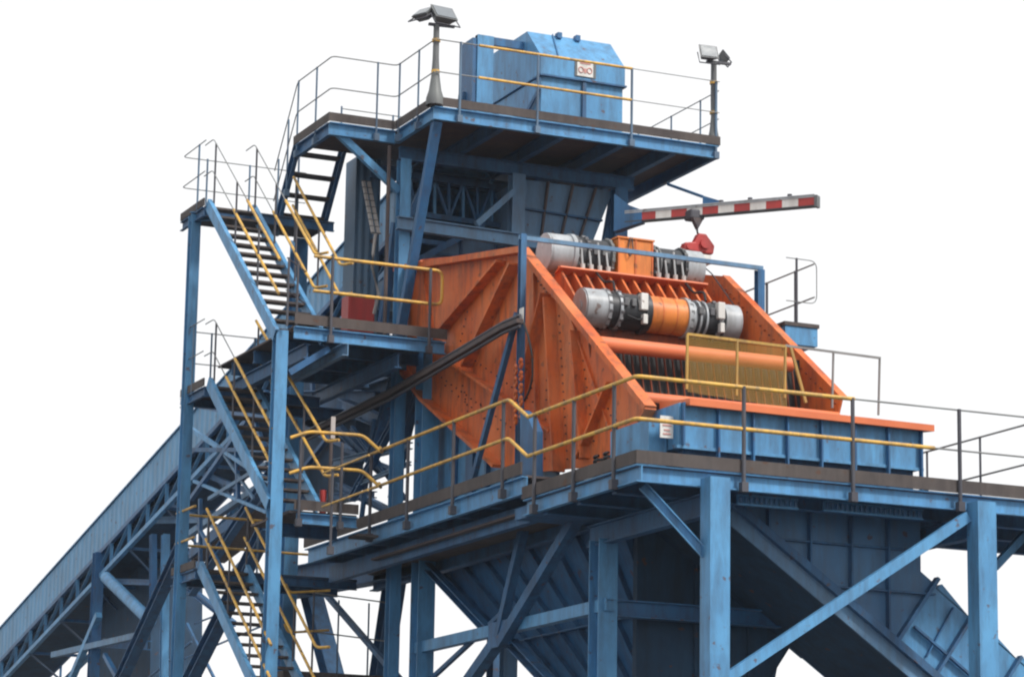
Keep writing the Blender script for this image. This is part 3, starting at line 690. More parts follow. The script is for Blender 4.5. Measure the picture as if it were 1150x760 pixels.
# stair handrails
def handrail(label, X, top, bot, ext_top=0, mid=.5, h=1.0, r=.024, n=3, m='yellow', pm='post', hook=True, f0=0, f1=1, split=0):
    (y1, z1), (y0, z0) = top, bot
    a, b = V((X, y1, z1)), V((X, y0, z0)); a, b = lerp(a, b, f0), lerp(a, b, f1)
    path = [a, b]
    if split: a = a+V((0, .45, 0)); path = [a, V((X, y1, z1)), b]
    if hook: path = path+[b+V((0.12, -.25, 0))]
    rt_ = thing('stair_handrail', label, 'handrail', b)
    for nm, hh, sp in (('top_rail', h, split*1.25), ('mid_rail', mid, split*.8)):
        if split:
            c = lerp(path[1], b, sp)
            MB().tube(rnd([p+V((0,0,hh)) for p in [a, path[1], c]]), .010).build(nm, 'thinrail', rt_)  # upper stretch thin and grey in place of bloom against the sky
            MB().tube(rnd([p+V((0,0,hh)) for p in [c]+path[2:]]), r).build(nm, m, rt_)
        else:
            MB().tube(rnd([p+V((0,0,hh)) for p in path]), r).build(nm, m, rt_)
    for i in range(n):
        p = lerp(path[-3] if hook and split else (path[1] if split else a), b, (i+.12)/n); MB().cyl(p+V((0,0,-.05)), p+V((0,0,h)), .018, 8).build('post', pm, rt_)
    return rt_
handrail('left yellow handrail of the top stair flight', 15.24, (46.9, 14.22), (43.3, 11.35), hook=False, split=.42, h=1.15, mid=.6)
handrail('right yellow handrail of the top stair flight ending in hooked tips', 15.98, (46.9, 14.22), (43.7, 11.6), split=.42, h=1.15, mid=.6)
handrail('left yellow handrail of the second stair flight', 15.24, (46.5, 11.0), (43.4, 8.65), hook=False, split=.3, h=1.15, mid=.6)
handrail('right yellow handrail of the second stair flight behind the near column', 15.98, (46.5, 11.05), (42.95, 8.45), h=1.15, mid=.6)
handrail('left yellow handrail of the lowest stair flight', 15.24, (46.5, 7.95), (43.1, 5.4), hook=False, m='yellow')
handrail('right yellow handrail of the lowest stair flight', 15.98, (46.7, 8.05), (43.1, 5.4))
handrail('outer yellow handrail from the topmost landing down past the small middle post', 16.6, (46.6, 13.8), (44.2, 11.75), n=2)
guardrail('thin grey guardrail around the outer edge of the topmost stair landing', [(15.12, 46.95, 14.2), (15.12, 48.2, 14.2), (17.4, 48.2, 14.2)],
          [(15.12, 47.3, 14.2), (15.55, 48.15, 14.2), (16.35, 48.2, 14.2), (16.9, 47.2, 14.2)], rail='thinrail', h=1.15, mid=.6, post='bluepost', rr=.010, pr_=.018, drop=.05, clamp=False)
guardrail('thin grey guardrail around the second landing near the gallery roof', [(15.12, 46.65, 11.02), (15.12, 47.75, 11.02), (17.1, 47.75, 11.02)],
          [(15.12, 47.2, 11.02), (15.62, 47.75, 11.02), (16.4, 47.75, 11.02)], rail='thinrail', h=1.15, mid=.6, post='bluepost', rr=.010, pr_=.018, drop=.05, clamp=False)
guardrail('yellow looped rail around the lowest stair landing', [(15.12, 46.75, 7.98), (15.12, 47.8, 7.98), (17.6, 47.8, 7.98)],
          [(15.7, 47.8, 7.98), (16.6, 47.8, 7.98)], rail='yellow', post='bluepost', rr=.022, pr_=.018, drop=.05, clamp=False)
guardrail('dark post line on the middle landing beside the top flight', [(15.3, 43.12, ZP3), (15.9, 43.9, ZP3)], [(15.33, 43.12, ZP3), (15.55, 43.3, ZP3)], rail='post', post='post', rr=.012, pr_=.02, drop=.05, clamp=False)

# ================================================================== UPPER DECK
ZU = 15.36; UX0, UX1, UY0, UY1 = 17.79, 23.03, 43.23, 47.2
EX0, EY0 = 16.60, 44.9
root = thing('upper_deck', 'high blue-edged platform carrying the blue drive housing', 'platform', (20, 43.3, ZU-.3))
MB().box((UX0+.03, UY0+.03, ZU-.02), (UX1, UY1, ZU)).build('floor', 'brown', root)
MB().box((EX0+.03, EY0+.03, ZU-.022), (UX0+.03, 46.56, ZU-.002)).build('floor', 'brown', root)
MB().chan((UX1, UY0+.02, ZU-.12), (UX0, UY0+.02, ZU-.12), .08, .22, u=(0,0,-1)).build('edge_beam', 'blue', root)
MB().chan((UX0+.02, UY0+.06, ZU-.12), (UX0+.02, EY0, ZU-.12), .08, .22, u=(0,0,-1)).build('edge_beam', 'blue', root)
MB().chan((UX0, EY0+.02, ZU-.12), (EX0, EY0+.02, ZU-.12), .08, .22, u=(0,0,-1)).build('edge_beam', 'blue', root)
MB().chan((EX0+.02, EY0+.06, ZU-.12), (EX0+.02, 46.56, ZU-.12), .08, .22, u=(0,0,-1)).build('edge_beam', 'darkblue', root)
MB().chan((UX1-.04, UY1, ZU-.12), (UX1-.04, UY0+.07, ZU-.12), .08, .22).build('edge_beam', 'deepblue', root)
for a, b in (((UX0-.035, UY0-.03), (UX1+.02, UY0-.01)), ((UX0-.035, UY0-.01), (UX0-.015, EY0-.03)), ((EX0-.03, EY0-.03), (UX0-.036, EY0-.01)), ((EX0-.03, EY0-.01), (EX0-.01, 46.6)), ((UX1, UY0-.01), (UX1+.02, UY1))):
    MB().box((a[0], a[1], ZU+.003), (b[0], b[1], ZU+.15)).build('toe_board', 'toe', root)
for x in (19.0, 20.1, 21.2, 22.2): MB().ibeam((x, UY0+.08, ZU-.14), (x, UY1, ZU-.14), .11, .22).build('joist', 'darkblue', root)
for y in (45.0, 46.3): MB().ibeam((UX0+.1, y, ZU-.36), (22.3, y, ZU-.36), .12, .22).build('girder', 'darkblue', root)
MB().ibeam((UX0+.1, UY0+.3, ZU-.3), (18.6, EY0+.2, ZU-.3), .1, .12).build('knee', 'darkblue', root)

zu = ZU+.02
guardrail('long front guardrail of the upper deck, yellow in front of the blue drive housing', [(UX0, UY0, zu), (UX1, UY0, zu)],
          [(18.22, UY0-.03, zu), (19.62, UY0-.03, zu), (21.36, UY0-.03, zu), (22.98, UY0+.0, zu)], post='bluepost', pr_=.022,
          segs=[([(UX0, UY0-.03, zu), (18.55, UY0-.03, zu)], 'thinrail', .011), ([(18.55, UY0-.03, zu), (21.36, UY0-.03, zu)], 'yellow', .024), ([(21.36, UY0-.03, zu), (UX1, UY0-.03, zu)], 'thinrail', .008)], h=1.10, mid=.55)  # end stretches greyed and thinned to stand for sky bloom
guardrail('thin grey guardrail round the left corner of the upper deck down the short flight',
          [(UX0, UY0, zu)], [(UX0-.02, 43.9, zu), (UX0-.02, 44.75, zu), (17.42, EY0-.03, zu), (EX0, 45.6, zu), (EX0, 46.5, zu), (EX0, 46.95, 14.80), (EX0, 47.4, 14.2)], post='bluepost', pr_=.017,
          segs=[([(UX0-.02, UY0, zu), (UX0-.02, EY0-.03, zu), (EX0, EY0-.03, zu), (EX0, 46.55, zu), (EX0, 47.6, 14.05)], 'thinrail', .011)], h=1.10, mid=.55)
guardrail('thin guardrail on the back left of the upper deck', [(16.6+.85, 46.6, zu), (17.5, 46.6, zu), (19.0, 46.6, zu)], [(17.4, 46.5, zu), (18.4, 46.6, zu)], rail='thinrail', post='bluepost', rr=.010, pr_=.017, h=.75, mid=.4, clamp=False, drop=.05) 
guardrail('thin guardrail down the right end of the upper deck', [(UX1, UY0, zu), (UX1, UY1, zu)], [(UX1, 43.9, zu), (UX1, 45.0, zu)], rail='thinrail', post='bluepost', rr=.010, pr_=.016, h=.95, mid=.45, clamp=False, drop=.05)

# columns carrying the upper deck
uroot = thing('upper_support_frame', 'tall blue columns and cross beam carrying the upper deck', 'steel frame', (17.95, 44.95, ZP3-.2))
for x, m, w_ in ((17.97, 'blue', .19), (20.05, 'greyblue', .24), (22.0, 'deepblue', .24)):
    MB().ibeam((x, 44.95, 6), (x, 44.95, ZU-.48), w_, .2, .016, u=(0,1,0)).build('column', m, uroot)
MB().cyl((17.66, 44.86, ZP3), (17.66, 44.86, ZU-.3), .035, 8).build('conduit', 'brown', uroot)
p = at(446, 250, Y=44.75); q = at(708, 288, Y=44.75)
MB().ibeam(p, q, .14, .22).build('cross_beam', 'greyblue', uroot)
MB().bar((UX0+.1, UY0+.12, ZU-.22), (17.9, 44.80, ZP3+.3), .12, .15, u=(1,0,0)).build('raking_strut', 'deepblue', uroot)
MB().bar(at(378,148,Y=45.0), at(448,215,Y=45.0), .10, .12).build('knee_brace', 'blue', uroot)
MB().bar(at(445,250,X=17.97), at(430,362,X=17.97), .14, .14).build('raking_strut', 'deepblue', uroot)
MB().bar(at(690,215,Y=45.2), at(678,285,Y=45.2), .12, .12).build('hanger', 'darkblue', uroot)
# feed chute hanging under upper deck
root = thing('feed_chute', 'dark grimy ribbed feed chute tapering below the upper deck', 'chute', (21, 45.3, 13.2))
f0 = [V((20.2,45.1,ZU-.5)), V((21.95,45.1,ZU-.5)), V((21.95,46.8,ZU-.5)), V((20.2,46.8,ZU-.5))]
f1 = [V((20.2,45.1,13.7)), V((21.45,45.1,13.6)), V((21.45,46.4,13.6)), V((20.2,46.4,13.7))]
MB().add(f0+f1, [(0,1,5,4),(1,2,6,5),(2,3,7,6),(3,0,4,7),(4,5,6,7),(3,2,1,0)]).build('plates', 'greyblue', root)
for t_ in (.28, .55, .8):
    MB().bar(lerp(f0[0], f0[1], t_)+V((0,-.04,0)), lerp(f1[0], f1[1], t_)+V((0,-.04,0)), .03, .08, u=(0,1,0)).build('rib', 'brown', root)
for t_ in (.45, .96): MB().bar(lerp(f0[0], f1[0], t_)+V((0,-.04,0)), lerp(f0[1], f1[1], t_)+V((0,-.04,0)), .08, .03).build('rib', 'darkblue', root)
# feed box behind the screen
UNIT[0] = 1.0
root = thing('feed_box', 'grey-blue ribbed feed box behind the top edge of the orange screen', 'feed box', (18.5, 42.4, 12))
fb = [V((17.05, 42.3, 12.1)), V((20.2, 42.3, 12.1)), V((20.2, 42.3, 13.05)), V((18.2, 42.3, 13.1)), V((17.05, 42.3, 12.4))]
MB().prism(fb, (0, 2.0, 0)).build('box', 'greyblue', root)
for x in (17.9, 18.5, 19.1, 19.7): MB().box((x-.015, 42.22, 12.1), (x+.015, 42.297, 13.0)).build('rib', 'darkblue', root)
MB().box((17.4, 42.23, 12.62), (20.2, 42.296, 12.65)).build('rib', 'darkblue', root)
MB().bar((16.95, 42.2, 12.35), (18.25, 42.2, 13.18), .08, .1).build('edge_channel', 'deepblue', root)
# duct column and red box
UNIT[0] = .9236
root = thing('cable_duct', 'grey-blue corrugated duct standing behind the middle landing', 'duct', (17.8, 46.6, ZP3))
MB().box((17.74, 46.6, ZP3), (18.2, 47.1, ZU-.05)).build('casing', 'duct', root)
root = thing('red_cabinet', 'dark red cabinet at the foot of the corrugated duct', 'cabinet', (17.7, 46.2, ZP3))
MB().box((17.50, 46.15, ZP3), (17.98, 46.5, 12.75)).build('case', 'red', root, bevel=.015)
MB().box((17.53, 46.135, ZP3+.1), (17.95, 46.148, 12.7)).build('door', 'red', root)
MB().cyl((17.9, 46.13, 12.1), (17.9, 46.10, 12.1), .02, 8).build('handle', 'greydark', root)
root = thing('cable_bundle', 'pale wrapped cable ladder leaning in front of the corrugated duct', 'cables', at(418, 300, X=17.85))
a, b = at(411, 204, X=17.85), at(422, 262, X=17.85)
for s_ in (-.05, .05): MB().bar(a+V((s_,0,0)), b+V((s_,0,0)), .05, .05).build('cable', 'cream', root)
for i in range(9): p = lerp(a, b, i/8); MB().bar(p+V((-.09,-.02,0)), p+V((.09,-.02,0)), .02, .02).build('rung', 'lampgrey', root)
MB().tube([b, at(419,285,X=17.85), at(418,300,X=17.85), at(425,330,X=17.85), at(420,352,X=17.85)], .03, 6).build('loose_end', 'cream', root)

# ================================================================== DRIVE HOUSING
DX0, DX1, DY = 20.14, 21.74, 44.24
root = thing('drive_housing', 'blue sheet metal drive housing with chamfered roof and white notice', 'machine housing', ((DX0+DX1)/2, 45, ZU))
prof_ = [(DY, 16.50), (DY, 16.83), (44.83, 17.42), (46.41, 17.42), (46.41, 16.50)]
MB().prism([V((DX0, y, z)) for y, z in prof_], (DX1-DX0, 0, 0)).build('hood', 'blue', root)
low_ = [(DY+.03, ZU), (DY+.03, 16.47), (46.35, 16.47), (46.35, 15.95), (45.6, ZU)]
MB().prism([V((DX0+.03, y, z)) for y, z in low_], (DX1-DX0-.06, 0, 0)).build('lower_casing', 'blue', root)
MB().box((DX0-.02, DY-.04, 16.47), (DX1+.02, DY+.3, 16.50)).build('ledge', 'darkblue', root)
MB().bar((DX0-.02, 44.2, 16.25), (DX0-.02, 45.1, 15.75), .03, .08).build('side_bar', 'darkblue', root)
MB().box((20.93, DY-.02, ZU), (21.0, DY+.028, 16.46)).build('seam_strip', 'darkblue', root)
MB().box((20.78, DY-.012, 16.55), (21.18, DY-.002, 16.82)).build('backing_plate', 'lampgrey', root)
MB().box((20.82, DY-.022, 16.56), (21.12, DY-.013, 16.84)).build('notice', 'white', root)
mb = MB()
for i, cx in enumerate((20.89, 21.05)):
    ring = [V((cx+.045*math.cos(a), DY-.026, 16.67+.05*math.sin(a))) for a in [k*math.pi/6 for k in range(13)]]
    mb.tube(ring, .010, 6)
mb.box((20.95, DY-.03, 16.62), (20.99, DY-.024, 16.70)); mb.box((20.87, DY-.03, 16.78), (21.07, DY-.024, 16.80))
mb.build('notice_symbols', 'fadedred', root)
for x in (20.70, 21.05):
    y, z = 44.80, 17.40; MB().box((x-.03, y-.10, z-.05), (x+.05, y+.03, z+.05)).build('lifting_lug', 'deepblue', root)
MB().bar((20.47, DY-.01, 16.84), (20.62, 44.82, 17.435), .02, .015).build('roof_seam', 'deepblue', root)
MB().bar((20.66, DY-.01, 16.85), (20.66, 44.82, 17.435), .02, .015).build('roof_seam', 'deepblue', root) if False else None
root = thing('drive_stand', 'upright blue frame and belt guard left of the drive housing', 'machine frame', (19.5, 45, ZU))
MB().box((19.25, 44.9, ZU), (19.55, 45.02, 17.26)).build('upright', 'blue', root)
MB().box((19.17, 44.93, ZU), (19.245, 45.4, 17.2)).build('upright', 'deepblue', root)
MB().box((19.25, 44.93, 17.12), (20.13, 45.01, 17.26)).build('top_bar', 'deepblue', root)
MB().cyl((19.6, 45.0, 15.75), (20.12, 45.0, 15.75), .28, 28).build('motor', 'blue', root)
MB().prism([(19.02, 45.2, ZU), (19.25, 45.2, ZU), (19.25, 45.2, 16.3), (19.12, 45.2, 16.3)], (0,.2,0)).build('foot', 'darkblue', root)
MB().box((19.5, 44.6, ZU), (20.1, 44.9, ZU+.3)).build('base_block', 'greydark', root)

# ================================================================== FLOODLIGHT MASTS
def lamp(root, c, yaw, pitch, s=.34):
    Mx = Matrix.Translation(c) @ Matrix.Rotation(yaw, 4, 'Z') @ Matrix.Rotation(pitch, 4, 'X')
    def T(vs): return [Mx @ V(v) for v in vs]
    w_, h_, d_ = s, s*.78, s*.42
    vs = T([(-w_/2,0,-h_/2),(w_/2,0,-h_/2),(w_/2,0,h_/2),(-w_/2,0,h_/2),(-w_*.3,d_,-h_*.28),(w_*.3,d_,-h_*.28),(w_*.3,d_,h_*.3),(-w_*.3,d_,h_*.3)])
    b = MB().add(vs, [(0,1,2,3),(4,5,6,7),(0,1,5,4),(1,2,6,5),(2,3,7,6),(3,0,4,7)]).build('lamp_housing', 'lampgrey', root)
    vs = T([(-w_*.43,-.012,-h_*.42),(w_*.43,-.012,-h_*.42),(w_*.43,-.012,h_*.42),(-w_*.43,-.012,h_*.42),(-w_*.43,-.002,-h_*.42),(w_*.43,-.002,-h_*.42),(w_*.43,-.002,h_*.42),(-w_*.43,-.002,h_*.42)])
    MB().add(vs, [(0,1,2,3),(4,5,6,7),(0,1,5,4),(1,2,6,5),(2,3,7,6),(3,0,4,7)]).build('lamp_glass', 'glass', b)
    p0, p1, p2, p3 = T([(-w_*.55, d_*.4, 0), (-w_*.55, d_*.3, -h_*.85), (w_*.55, d_*.3, -h_*.85), (w_*.55, d_*.4, 0)])
    MB().tube([p0, p1, p2, p3], .012, 6).build('bracket', 'post', b)
MC = V((17.82, 43.30, ZU))
def mast(label, base, topz, lamps, bw=.15):
    r = thing('floodlight_mast', label, 'floodlight', base, 'floodlight masts on the upper deck')
    mb = MB(); n = 10
    prof = [(0, bw), (.12, bw), (.25, bw*.72), (.5, bw*.48), (.8, .055), (topz-base.z-.05, .05), (topz-base.z, .055)]
    vs = [base+V((rr*math.cos(2*math.pi*k/n), rr*math.sin(2*math.pi*k/n), z)) for z, rr in prof for k in range(n)]
    mb.add(vs, [(i*n+k, i*n+(k+1) % n, (i+1)*n+(k+1) % n, (i+1)*n+k) for i in range(len(prof)-1) for k in range(n)], True); mb.build('pole', 'lampgrey', r)
    for zz in (.55, 1.08): MB().cyl(base+V((0,0,zz)), base+V((0,0,zz+.05)), .07, 12).build('clamp_band', 'yellow', r)
    MB().bar(V((base.x-.14, base.y, topz+.0)), V((base.x+.30, base.y-.05, topz)), .06, .04).build('cross_arm', 'post', r)
    for c, yw, pt, s in lamps: lamp(r, c, yw, pt, s)
    return r
mast('left floodlight mast with two wide lamps at the corner of the upper deck', MC+V((0,0,.02)), 16.75,
     [(at(499, 14, Y=43.2), R(8), R(-38), .42), (at(475, 13, Y=43.4), R(-65), R(-50), .34)])
RB = V((22.98, 43.32, ZU+.02))
mast('right floodlight mast at the far end of the upper deck front', RB, 16.85,
     [(at(796, 58, Y=43.2), R(-5), R(-22), .34), (at(814, 63, Y=43.5), R(75), R(-40), .26)], .10)

# ================================================================== JIB CRANE
js, je = V((21.14, 42.2, 13.66)), V((23.02, 39.93, 13.62))
jd = (je-js).normalized()
root = thing('jib_crane', 'red and white striped jib beam reaching out from the upper frame', 'jib crane', (21.1, 42.3, 13.2))
js0 = js - jd*.35
MB().prism([js-jd*.62+V((0,-.1,-.22)), js-jd*.12+V((0,-.1,-.10)), js-jd*.12+V((0,-.1,.10)), js-jd*.35+V((0,-.1,.20)), js-jd*.62+V((0,-.1,.42))], (.12,.12,0)).build('pivot_bracket', 'deepblue', root)
mb = MB().ibeam(js0+V((0,0,.09)), je+V((0,0,.09)), .13, .05); mb.build('top_flange', 'grey', root)
sd_ = V((-jd.y, jd.x, 0))
k = 12; Lj = (je-js0).length
for i in range(k):
    a, b = js0+jd*(Lj*i/k), js0+jd*(Lj*(i+1)/k)
    MB().bar(a, b, .11, .125).build('stripe', 'red' if i % 2 == (1 if True else 0) else 'white', root)
MB().bar(js0+V((0,0,-.075)), je+V((0,0,-.075)), .13, .02).build('bottom_flange', 'greydark', root)
MB().bar(je-jd*.0, je+jd*.05, .14, .19).build('end_stop', 'lampgrey', root)
ta = js+jd*(.34*2.95)
MB().prism([ta+V((0,0,.115)), ta+jd*.42+V((0,0,.115)), ta+V((0,0,.27))], sd_*.05).build('tie_gusset', 'deepblue', root)
MB().bar(ta+V((0,0,.25)), at(750, 207, Y=43.4), .03, .045).build('tie_rod', 'deepblue', root)
for t_ in (.45, .62, .85): MB().cyl(js+jd*(2.95*t_)+V((0,0,.12)), js+jd*(2.95*t_)+V((0,0,.16)), .04, 8).build('bolt', 'post', root)
tr_ = js+jd*.86
MB().box(tr_+V((-.13,-.13,-.14)), tr_+V((.13,.13,.03))).build('trolley', 'post', root, bevel=.03)
MB().prism([tr_+V((-.10,-.14,-.12)), tr_+V((.10,-.14,-.12)), tr_+V((0,-.14,-.30))], (0,.1,0)).build('trolley_cheek', 'brown', root)
hk = tr_+V((0,-.1,-.28))
MB().tube(rnd([hk, hk+V((0,0,-.08)), hk+V((.06,0,-.14)), hk+V((.03,0,-.22)), hk+V((-.05,0,-.18))], .05), .018).build('hook', 'greydark', root)
hb = thing('chain_hoist', 'red chain hoist body hanging from the jib hook above the rear exciter', 'hoist', hk+V((0,0,-.5)))
c = hk+V((.0,-.05,-.27)); hs = 1.3
hbV = lambda x, y, z: V((x*hs, y*hs, z*hs))
MB().prism([c+hbV(-.22,-.06,-.12), c+hbV(.18,-.06,-.13), c+hbV(.20,-.06,-.02), c+hbV(.08,-.06,.12), c+hbV(-.02,-.06,.12), c+hbV(-.08,-.06,.0), c+hbV(-.22,-.06,-.02)], (0,.16,0)).build('body', 'red', hb, bevel=.02)
MB().cyl(c+hbV(.05,-.1,-.01), c+hbV(.05,.14,-.01), .085, 16).build('drum', 'red', hb)
MB().cyl(c+hbV(-.16,-.09,-.07), c+hbV(-.16,.12,-.07), .06, 12).build('drum', 'red', hb)
MB().box(c+hbV(-.16,-.05,-.26), c+hbV(.16,.1,-.14)).build('load_block', 'white', hb, bevel=.02)

# ================================================================== CONVEYOR GALLERY
GX0, GX1 = 18.6, 20.1
def gtop(y): return 12.84-.2053*(y-57.3)
root = thing('conveyor_gallery', 'long inclined conveyor gallery with pale blue corrugated side climbing from the lower left', 'conveyor', (19.3, 70, 5))
ya, yb = 46.2, 84.0
def gpt(x, y, dz): return V((x, y, gtop(y)+dz))
MB().prism([gpt(GX0, ya, 0), gpt(GX0, yb, 0), gpt(GX0, yb, -.85), gpt(GX0, ya, -.85)], (.04,0,0)).build('side_cladding', 'cladding', root)
MB().prism([gpt(GX1, ya, 0), gpt(GX1, yb, 0), gpt(GX1, yb, -.85), gpt(GX1, ya, -.85)], (.04,0,0)).build('side_cladding', 'cladding', root)
rf = [(GX0-.04, 0.0), (GX0+.3, .25), (GX1-.3, .25), (GX1+.08, 0.0), (GX1+.08, -.03), (GX1-.3, .22), (GX0+.3, .22), (GX0-.04, -.03)]
mb = MB(); mb.add([gpt(x, ya, dz) for x, dz in rf]+[gpt(x, yb, dz) for x, dz in rf], [tuple(range(8))[::-1], tuple(range(8,16))]+[(i,(i+1)%8,8+(i+1)%8,8+i) for i in range(8)]); mb.build('roof', 'cladding', root)
for X, nm in ((GX0, 'near'), (GX1, 'far')):
    MB().ang(gpt(X, ya, -.90), gpt(X, yb, -.90), .09).build('top_chord', 'deepblue', root)
    MB().ang(gpt(X, ya, -1.45), gpt(X, yb, -1.45), .10).build('bottom_chord', 'blue', root)
y = 46.5; k = 0
while y < 76:
    if k < 27: MB().ang(gpt(GX0, y, -1.42), gpt(GX0, y, -.88), .075).build('truss_post', 'blue', root)
    if k < 27: MB().ang(gpt(GX0, y+1.3, -1.42), gpt(GX0, y, -.92), .075).build('truss_diagonal', 'blue', root)
    if k % 2 == 0:
        MB().ang(gpt(GX1, y, -1.42), gpt(GX1, y, -.88), .06).build('truss_post', 'darkblue', root)
        MB().ang(gpt(GX0, y, -1.47), gpt(GX1, y, -1.47), .07).build('cross_member', 'deepblue', root)
        MB().bar(gpt(GX0, y, -1.49), gpt(GX1, y+2.2, -1.49), .04, .04).build('plan_brace', 'darkblue', root)
    y += 1.3; k += 1
MB().prism([gpt(GX0+.1, ya, -1.0), gpt(GX0+.1, yb, -1.0), gpt(GX1-.1, yb, -1.0), gpt(GX1-.1, ya, -1.0)], (0,0,-.04)).build('belt_pan', 'shadegrime', root)
# trestle
tr = thing('conveyor_trestle', 'blue braced trestle legs and struts holding the inclined conveyor gallery', 'steel frame', (18.6, 64.2, 0))
for X in (18.55, 20.1):
    MB().ibeam((X, 64.2, 0), (X, 64.2, gtop(64.2)-.9), .22, .22, .015, u=(0,1,0)).build('leg', 'deepblue', tr)
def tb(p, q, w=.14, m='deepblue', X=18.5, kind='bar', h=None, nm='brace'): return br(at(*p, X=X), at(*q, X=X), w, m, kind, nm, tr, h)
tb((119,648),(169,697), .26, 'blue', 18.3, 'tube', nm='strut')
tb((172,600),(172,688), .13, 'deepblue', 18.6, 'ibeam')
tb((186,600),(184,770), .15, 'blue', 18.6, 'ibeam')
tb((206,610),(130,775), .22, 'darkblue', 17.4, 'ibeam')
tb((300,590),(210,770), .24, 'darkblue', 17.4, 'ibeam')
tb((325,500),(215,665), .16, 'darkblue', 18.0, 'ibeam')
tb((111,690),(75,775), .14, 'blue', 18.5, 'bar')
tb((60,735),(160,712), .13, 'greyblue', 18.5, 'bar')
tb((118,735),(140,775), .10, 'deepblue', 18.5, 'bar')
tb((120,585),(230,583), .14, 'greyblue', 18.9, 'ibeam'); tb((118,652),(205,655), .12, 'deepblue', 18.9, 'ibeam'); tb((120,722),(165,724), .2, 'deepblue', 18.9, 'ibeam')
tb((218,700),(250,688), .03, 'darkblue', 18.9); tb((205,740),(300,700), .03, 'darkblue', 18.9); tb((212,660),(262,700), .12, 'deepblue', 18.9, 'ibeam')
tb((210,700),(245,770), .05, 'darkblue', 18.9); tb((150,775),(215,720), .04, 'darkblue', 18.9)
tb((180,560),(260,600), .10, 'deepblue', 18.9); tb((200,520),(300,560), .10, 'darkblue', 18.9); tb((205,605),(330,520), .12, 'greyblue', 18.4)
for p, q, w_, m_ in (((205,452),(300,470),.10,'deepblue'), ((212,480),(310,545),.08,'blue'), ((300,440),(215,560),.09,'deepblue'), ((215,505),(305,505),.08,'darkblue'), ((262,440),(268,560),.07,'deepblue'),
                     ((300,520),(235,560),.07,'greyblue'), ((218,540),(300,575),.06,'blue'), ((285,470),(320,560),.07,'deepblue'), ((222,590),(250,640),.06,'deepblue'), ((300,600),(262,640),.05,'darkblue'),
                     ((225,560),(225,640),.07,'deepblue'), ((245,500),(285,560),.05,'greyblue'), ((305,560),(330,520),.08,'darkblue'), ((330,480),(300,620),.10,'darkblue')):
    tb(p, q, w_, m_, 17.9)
# dark lower casing behind trestle
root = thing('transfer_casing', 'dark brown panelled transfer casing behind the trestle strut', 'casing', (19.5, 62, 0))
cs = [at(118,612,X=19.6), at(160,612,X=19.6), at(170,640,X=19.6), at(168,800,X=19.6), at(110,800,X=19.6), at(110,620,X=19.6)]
MB().prism(cs, (1.2,0,0)).build('panel', 'shadegrime', root)
root = thing('return_walkway', 'dark return walkway sloping under the gallery behind the stair tower', 'walkway', (18.2, 52, 8))
w0, w1 = at(305, 555, X=18.3), at(215, 625, X=18.3)
mb = MB().prism([w0, w1, w1+V((.7,0,0)), w0+V((.7,0,0))], (0,0,-.08)); mb.build('floor', 'brown', root)
MB().bar(w0+V((-.03,0,.05)), w1+V((-.03,0,.05)), .06, .2).build('edge_beam', 'darkblue', root)
vroot = thing('gallery_head_bracing', 'blue lattice braces inside the shaded bay under the upper deck', 'steel frame', (18.3, 45.6, 12))
def vb(p, q, w_, m): br(at(*p, Y=46.0), at(*q, Y=46.0), w_, m, 'bar', 'brace', vroot)
vb((450,196),(600,217),.09,'darkblue'); vb((450,238),(600,259),.09,'darkblue'); vb((450,268),(640,292),.08,'deepblue')
zx = [456, 472, 488, 504, 520, 536, 552, 568]
for k_, x in enumerate(zx[:-1]):
    x2 = zx[k_+1]; t1, t2 = 197+(x-456)*.14, 239+(x-456)*.14
    vb((x, t1), (x, t2), .045, 'deepblue' if k_ % 2 else 'blue')
    vb((x, t2 if k_ % 2 else t1), (x2, (t1 if k_ % 2 else t2)+2), .045, 'deepblue')
br(at(488,175,Y=45.4), at(452,262,Y=45.4), .08, 'deepblue', 'bar', 'brace', vroot)
br(at(578,214,Y=44.85), at(535,252,Y=44.85), .10, 'greyblue', 'bar', 'brace', vroot)
# tower interior clutter between stair tower and screen
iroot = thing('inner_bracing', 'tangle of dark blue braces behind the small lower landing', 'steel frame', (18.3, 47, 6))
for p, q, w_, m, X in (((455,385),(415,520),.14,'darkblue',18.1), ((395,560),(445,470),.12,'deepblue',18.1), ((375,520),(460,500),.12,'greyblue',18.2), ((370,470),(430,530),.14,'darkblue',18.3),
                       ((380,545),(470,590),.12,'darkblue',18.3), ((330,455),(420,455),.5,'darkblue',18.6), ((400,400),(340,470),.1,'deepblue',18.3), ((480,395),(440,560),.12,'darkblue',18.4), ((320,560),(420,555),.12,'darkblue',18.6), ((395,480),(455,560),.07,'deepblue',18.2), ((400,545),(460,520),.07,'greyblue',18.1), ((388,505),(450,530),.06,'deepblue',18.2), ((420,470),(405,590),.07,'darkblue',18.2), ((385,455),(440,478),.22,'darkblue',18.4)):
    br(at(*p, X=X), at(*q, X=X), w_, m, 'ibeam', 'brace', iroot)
MB().chan(at(320,428,X=16.2), at(388,392,X=16.2), .10, .2).build('hanging_channel', 'greyblue', iroot)
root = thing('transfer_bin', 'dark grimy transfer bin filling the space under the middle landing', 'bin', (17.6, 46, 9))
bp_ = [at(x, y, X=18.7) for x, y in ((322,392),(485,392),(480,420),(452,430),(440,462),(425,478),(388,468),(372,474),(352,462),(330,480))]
MB().prism(bp_, (.6,0,0)).build('casing', 'shadegrime', root)
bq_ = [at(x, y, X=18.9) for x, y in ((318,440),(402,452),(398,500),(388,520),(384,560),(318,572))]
MB().prism(bq_, (.35,0,0)).build('casing', 'shadegrime', root)
MB().bar(at(322,470,X=18.8), at(398,505,X=18.8), .08, .10).build('stiffener', 'deepblue', root)
MB().bar(at(330,540,X=18.8), at(385,470,X=18.8), .08, .08).build('stiffener', 'deepblue', root)
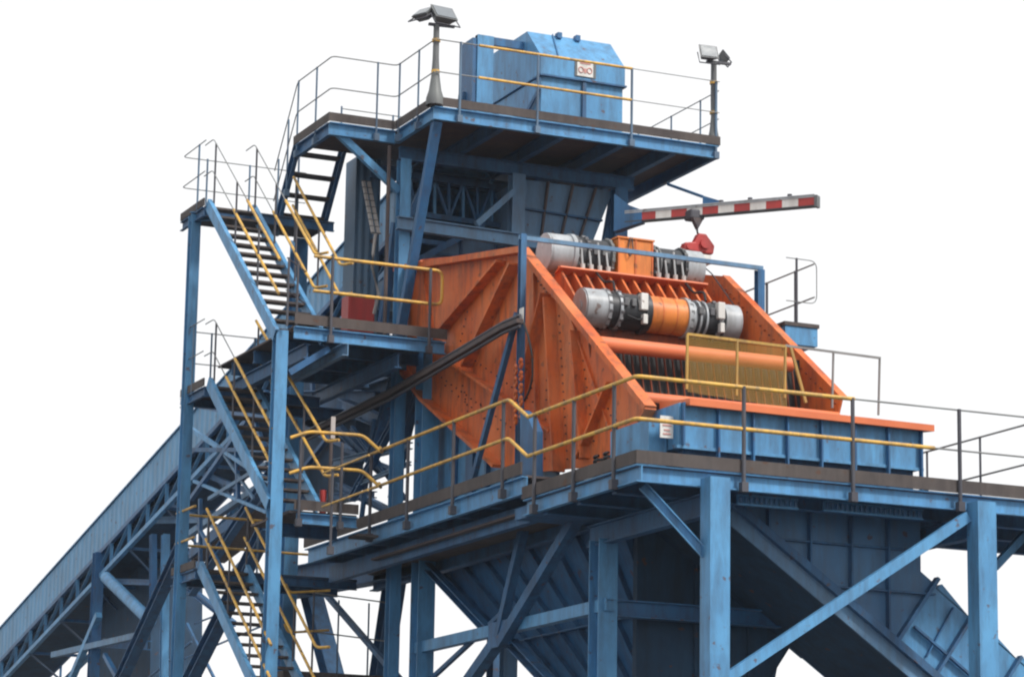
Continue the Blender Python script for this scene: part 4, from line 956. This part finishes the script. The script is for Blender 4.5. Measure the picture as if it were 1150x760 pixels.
MB().bar(at(335,455,X=18.6), at(480,405,X=18.6), .08, .16).build('stiffener', 'darkblue', root)
MB().bar(at(350,405,X=18.6), at(352,465,X=18.6), .06, .12).build('stiffener', 'darkblue', root)
# red post and yellow bits near the small landing
root = thing('fire_extinguisher_post', 'thin post with a red cylinder on the small lower landing', 'post', (16.25, 43.6, ZP2))
MB().cyl((16.27, 43.5, ZP2), (16.27, 43.5, 10.0), .03, 8).build('pole', 'brown', root)
MB().cyl((16.2, 43.6, ZP2+.02), (16.2, 43.6, ZP2+.42), .055, 14).build('cylinder', 'red', root)
MB().box((16.24, 43.44, 9.75), (16.31, 43.46, 10.1)).build('label_strip', 'cream', root)
# lower rear platform rails
guardrail('thin yellow-ended guardrail on the lowest platform between dark raking columns', [at(340, 755, Y=46.5), at(445, 768, Y=46.5)],
          [at(378, 765, Y=46.5), at(412, 768, Y=46.5)], h=1.35, mid=.7, rail='thinrail', post='bluepost', rr=.012, pr_=.016, drop=.1, clamp=False)
guardrail('yellow hooked guardrail pieces at the lowest platform beside the near stair column', [at(318, 745, Y=45.5), at(322, 755, Y=45.5), at(368, 752, Y=45.5)],
          [at(350, 755, Y=45.5)], h=1.3, mid=.65, rail='yellow', post='post', rr=.02, pr_=.018, drop=.1, clamp=False)
root = thing('lowest_platform', 'dark platform edge crossing the bottom of the picture beside the near stair column', 'platform', at(380, 765, Y=45.4))
p = at(318, 752, Y=45.4); q = at(440, 760, Y=45.4)
MB().box(p+V((0,0,-.3)), V((q.x, 47.5, p.z))).build('floor', 'toe', root)

UNIT[0] = 1.0
# ================================================================== HAZE
hz = MB().box((-40, -20, -1), (90, 130, 30)).build('haze', 'ground'); hz['kind'] = 'stuff'
hm = bpy.data.materials.new('haze_air'); hm.use_nodes = True; t = hm.node_tree
for n_ in list(t.nodes):
    if n_.type != 'OUTPUT_MATERIAL': t.nodes.remove(n_)
pv = t.nodes.new('ShaderNodeVolumePrincipled'); pv.inputs['Color'].default_value = (.80, .89, 1, 1); pv.inputs['Density'].default_value = .00035
pv.inputs['Anisotropy'].default_value = .3
t.links.new(pv.outputs[0], t.nodes['Material Output'].inputs['Volume'])
hz.data.materials.clear(); hz.data.materials.append(hm)
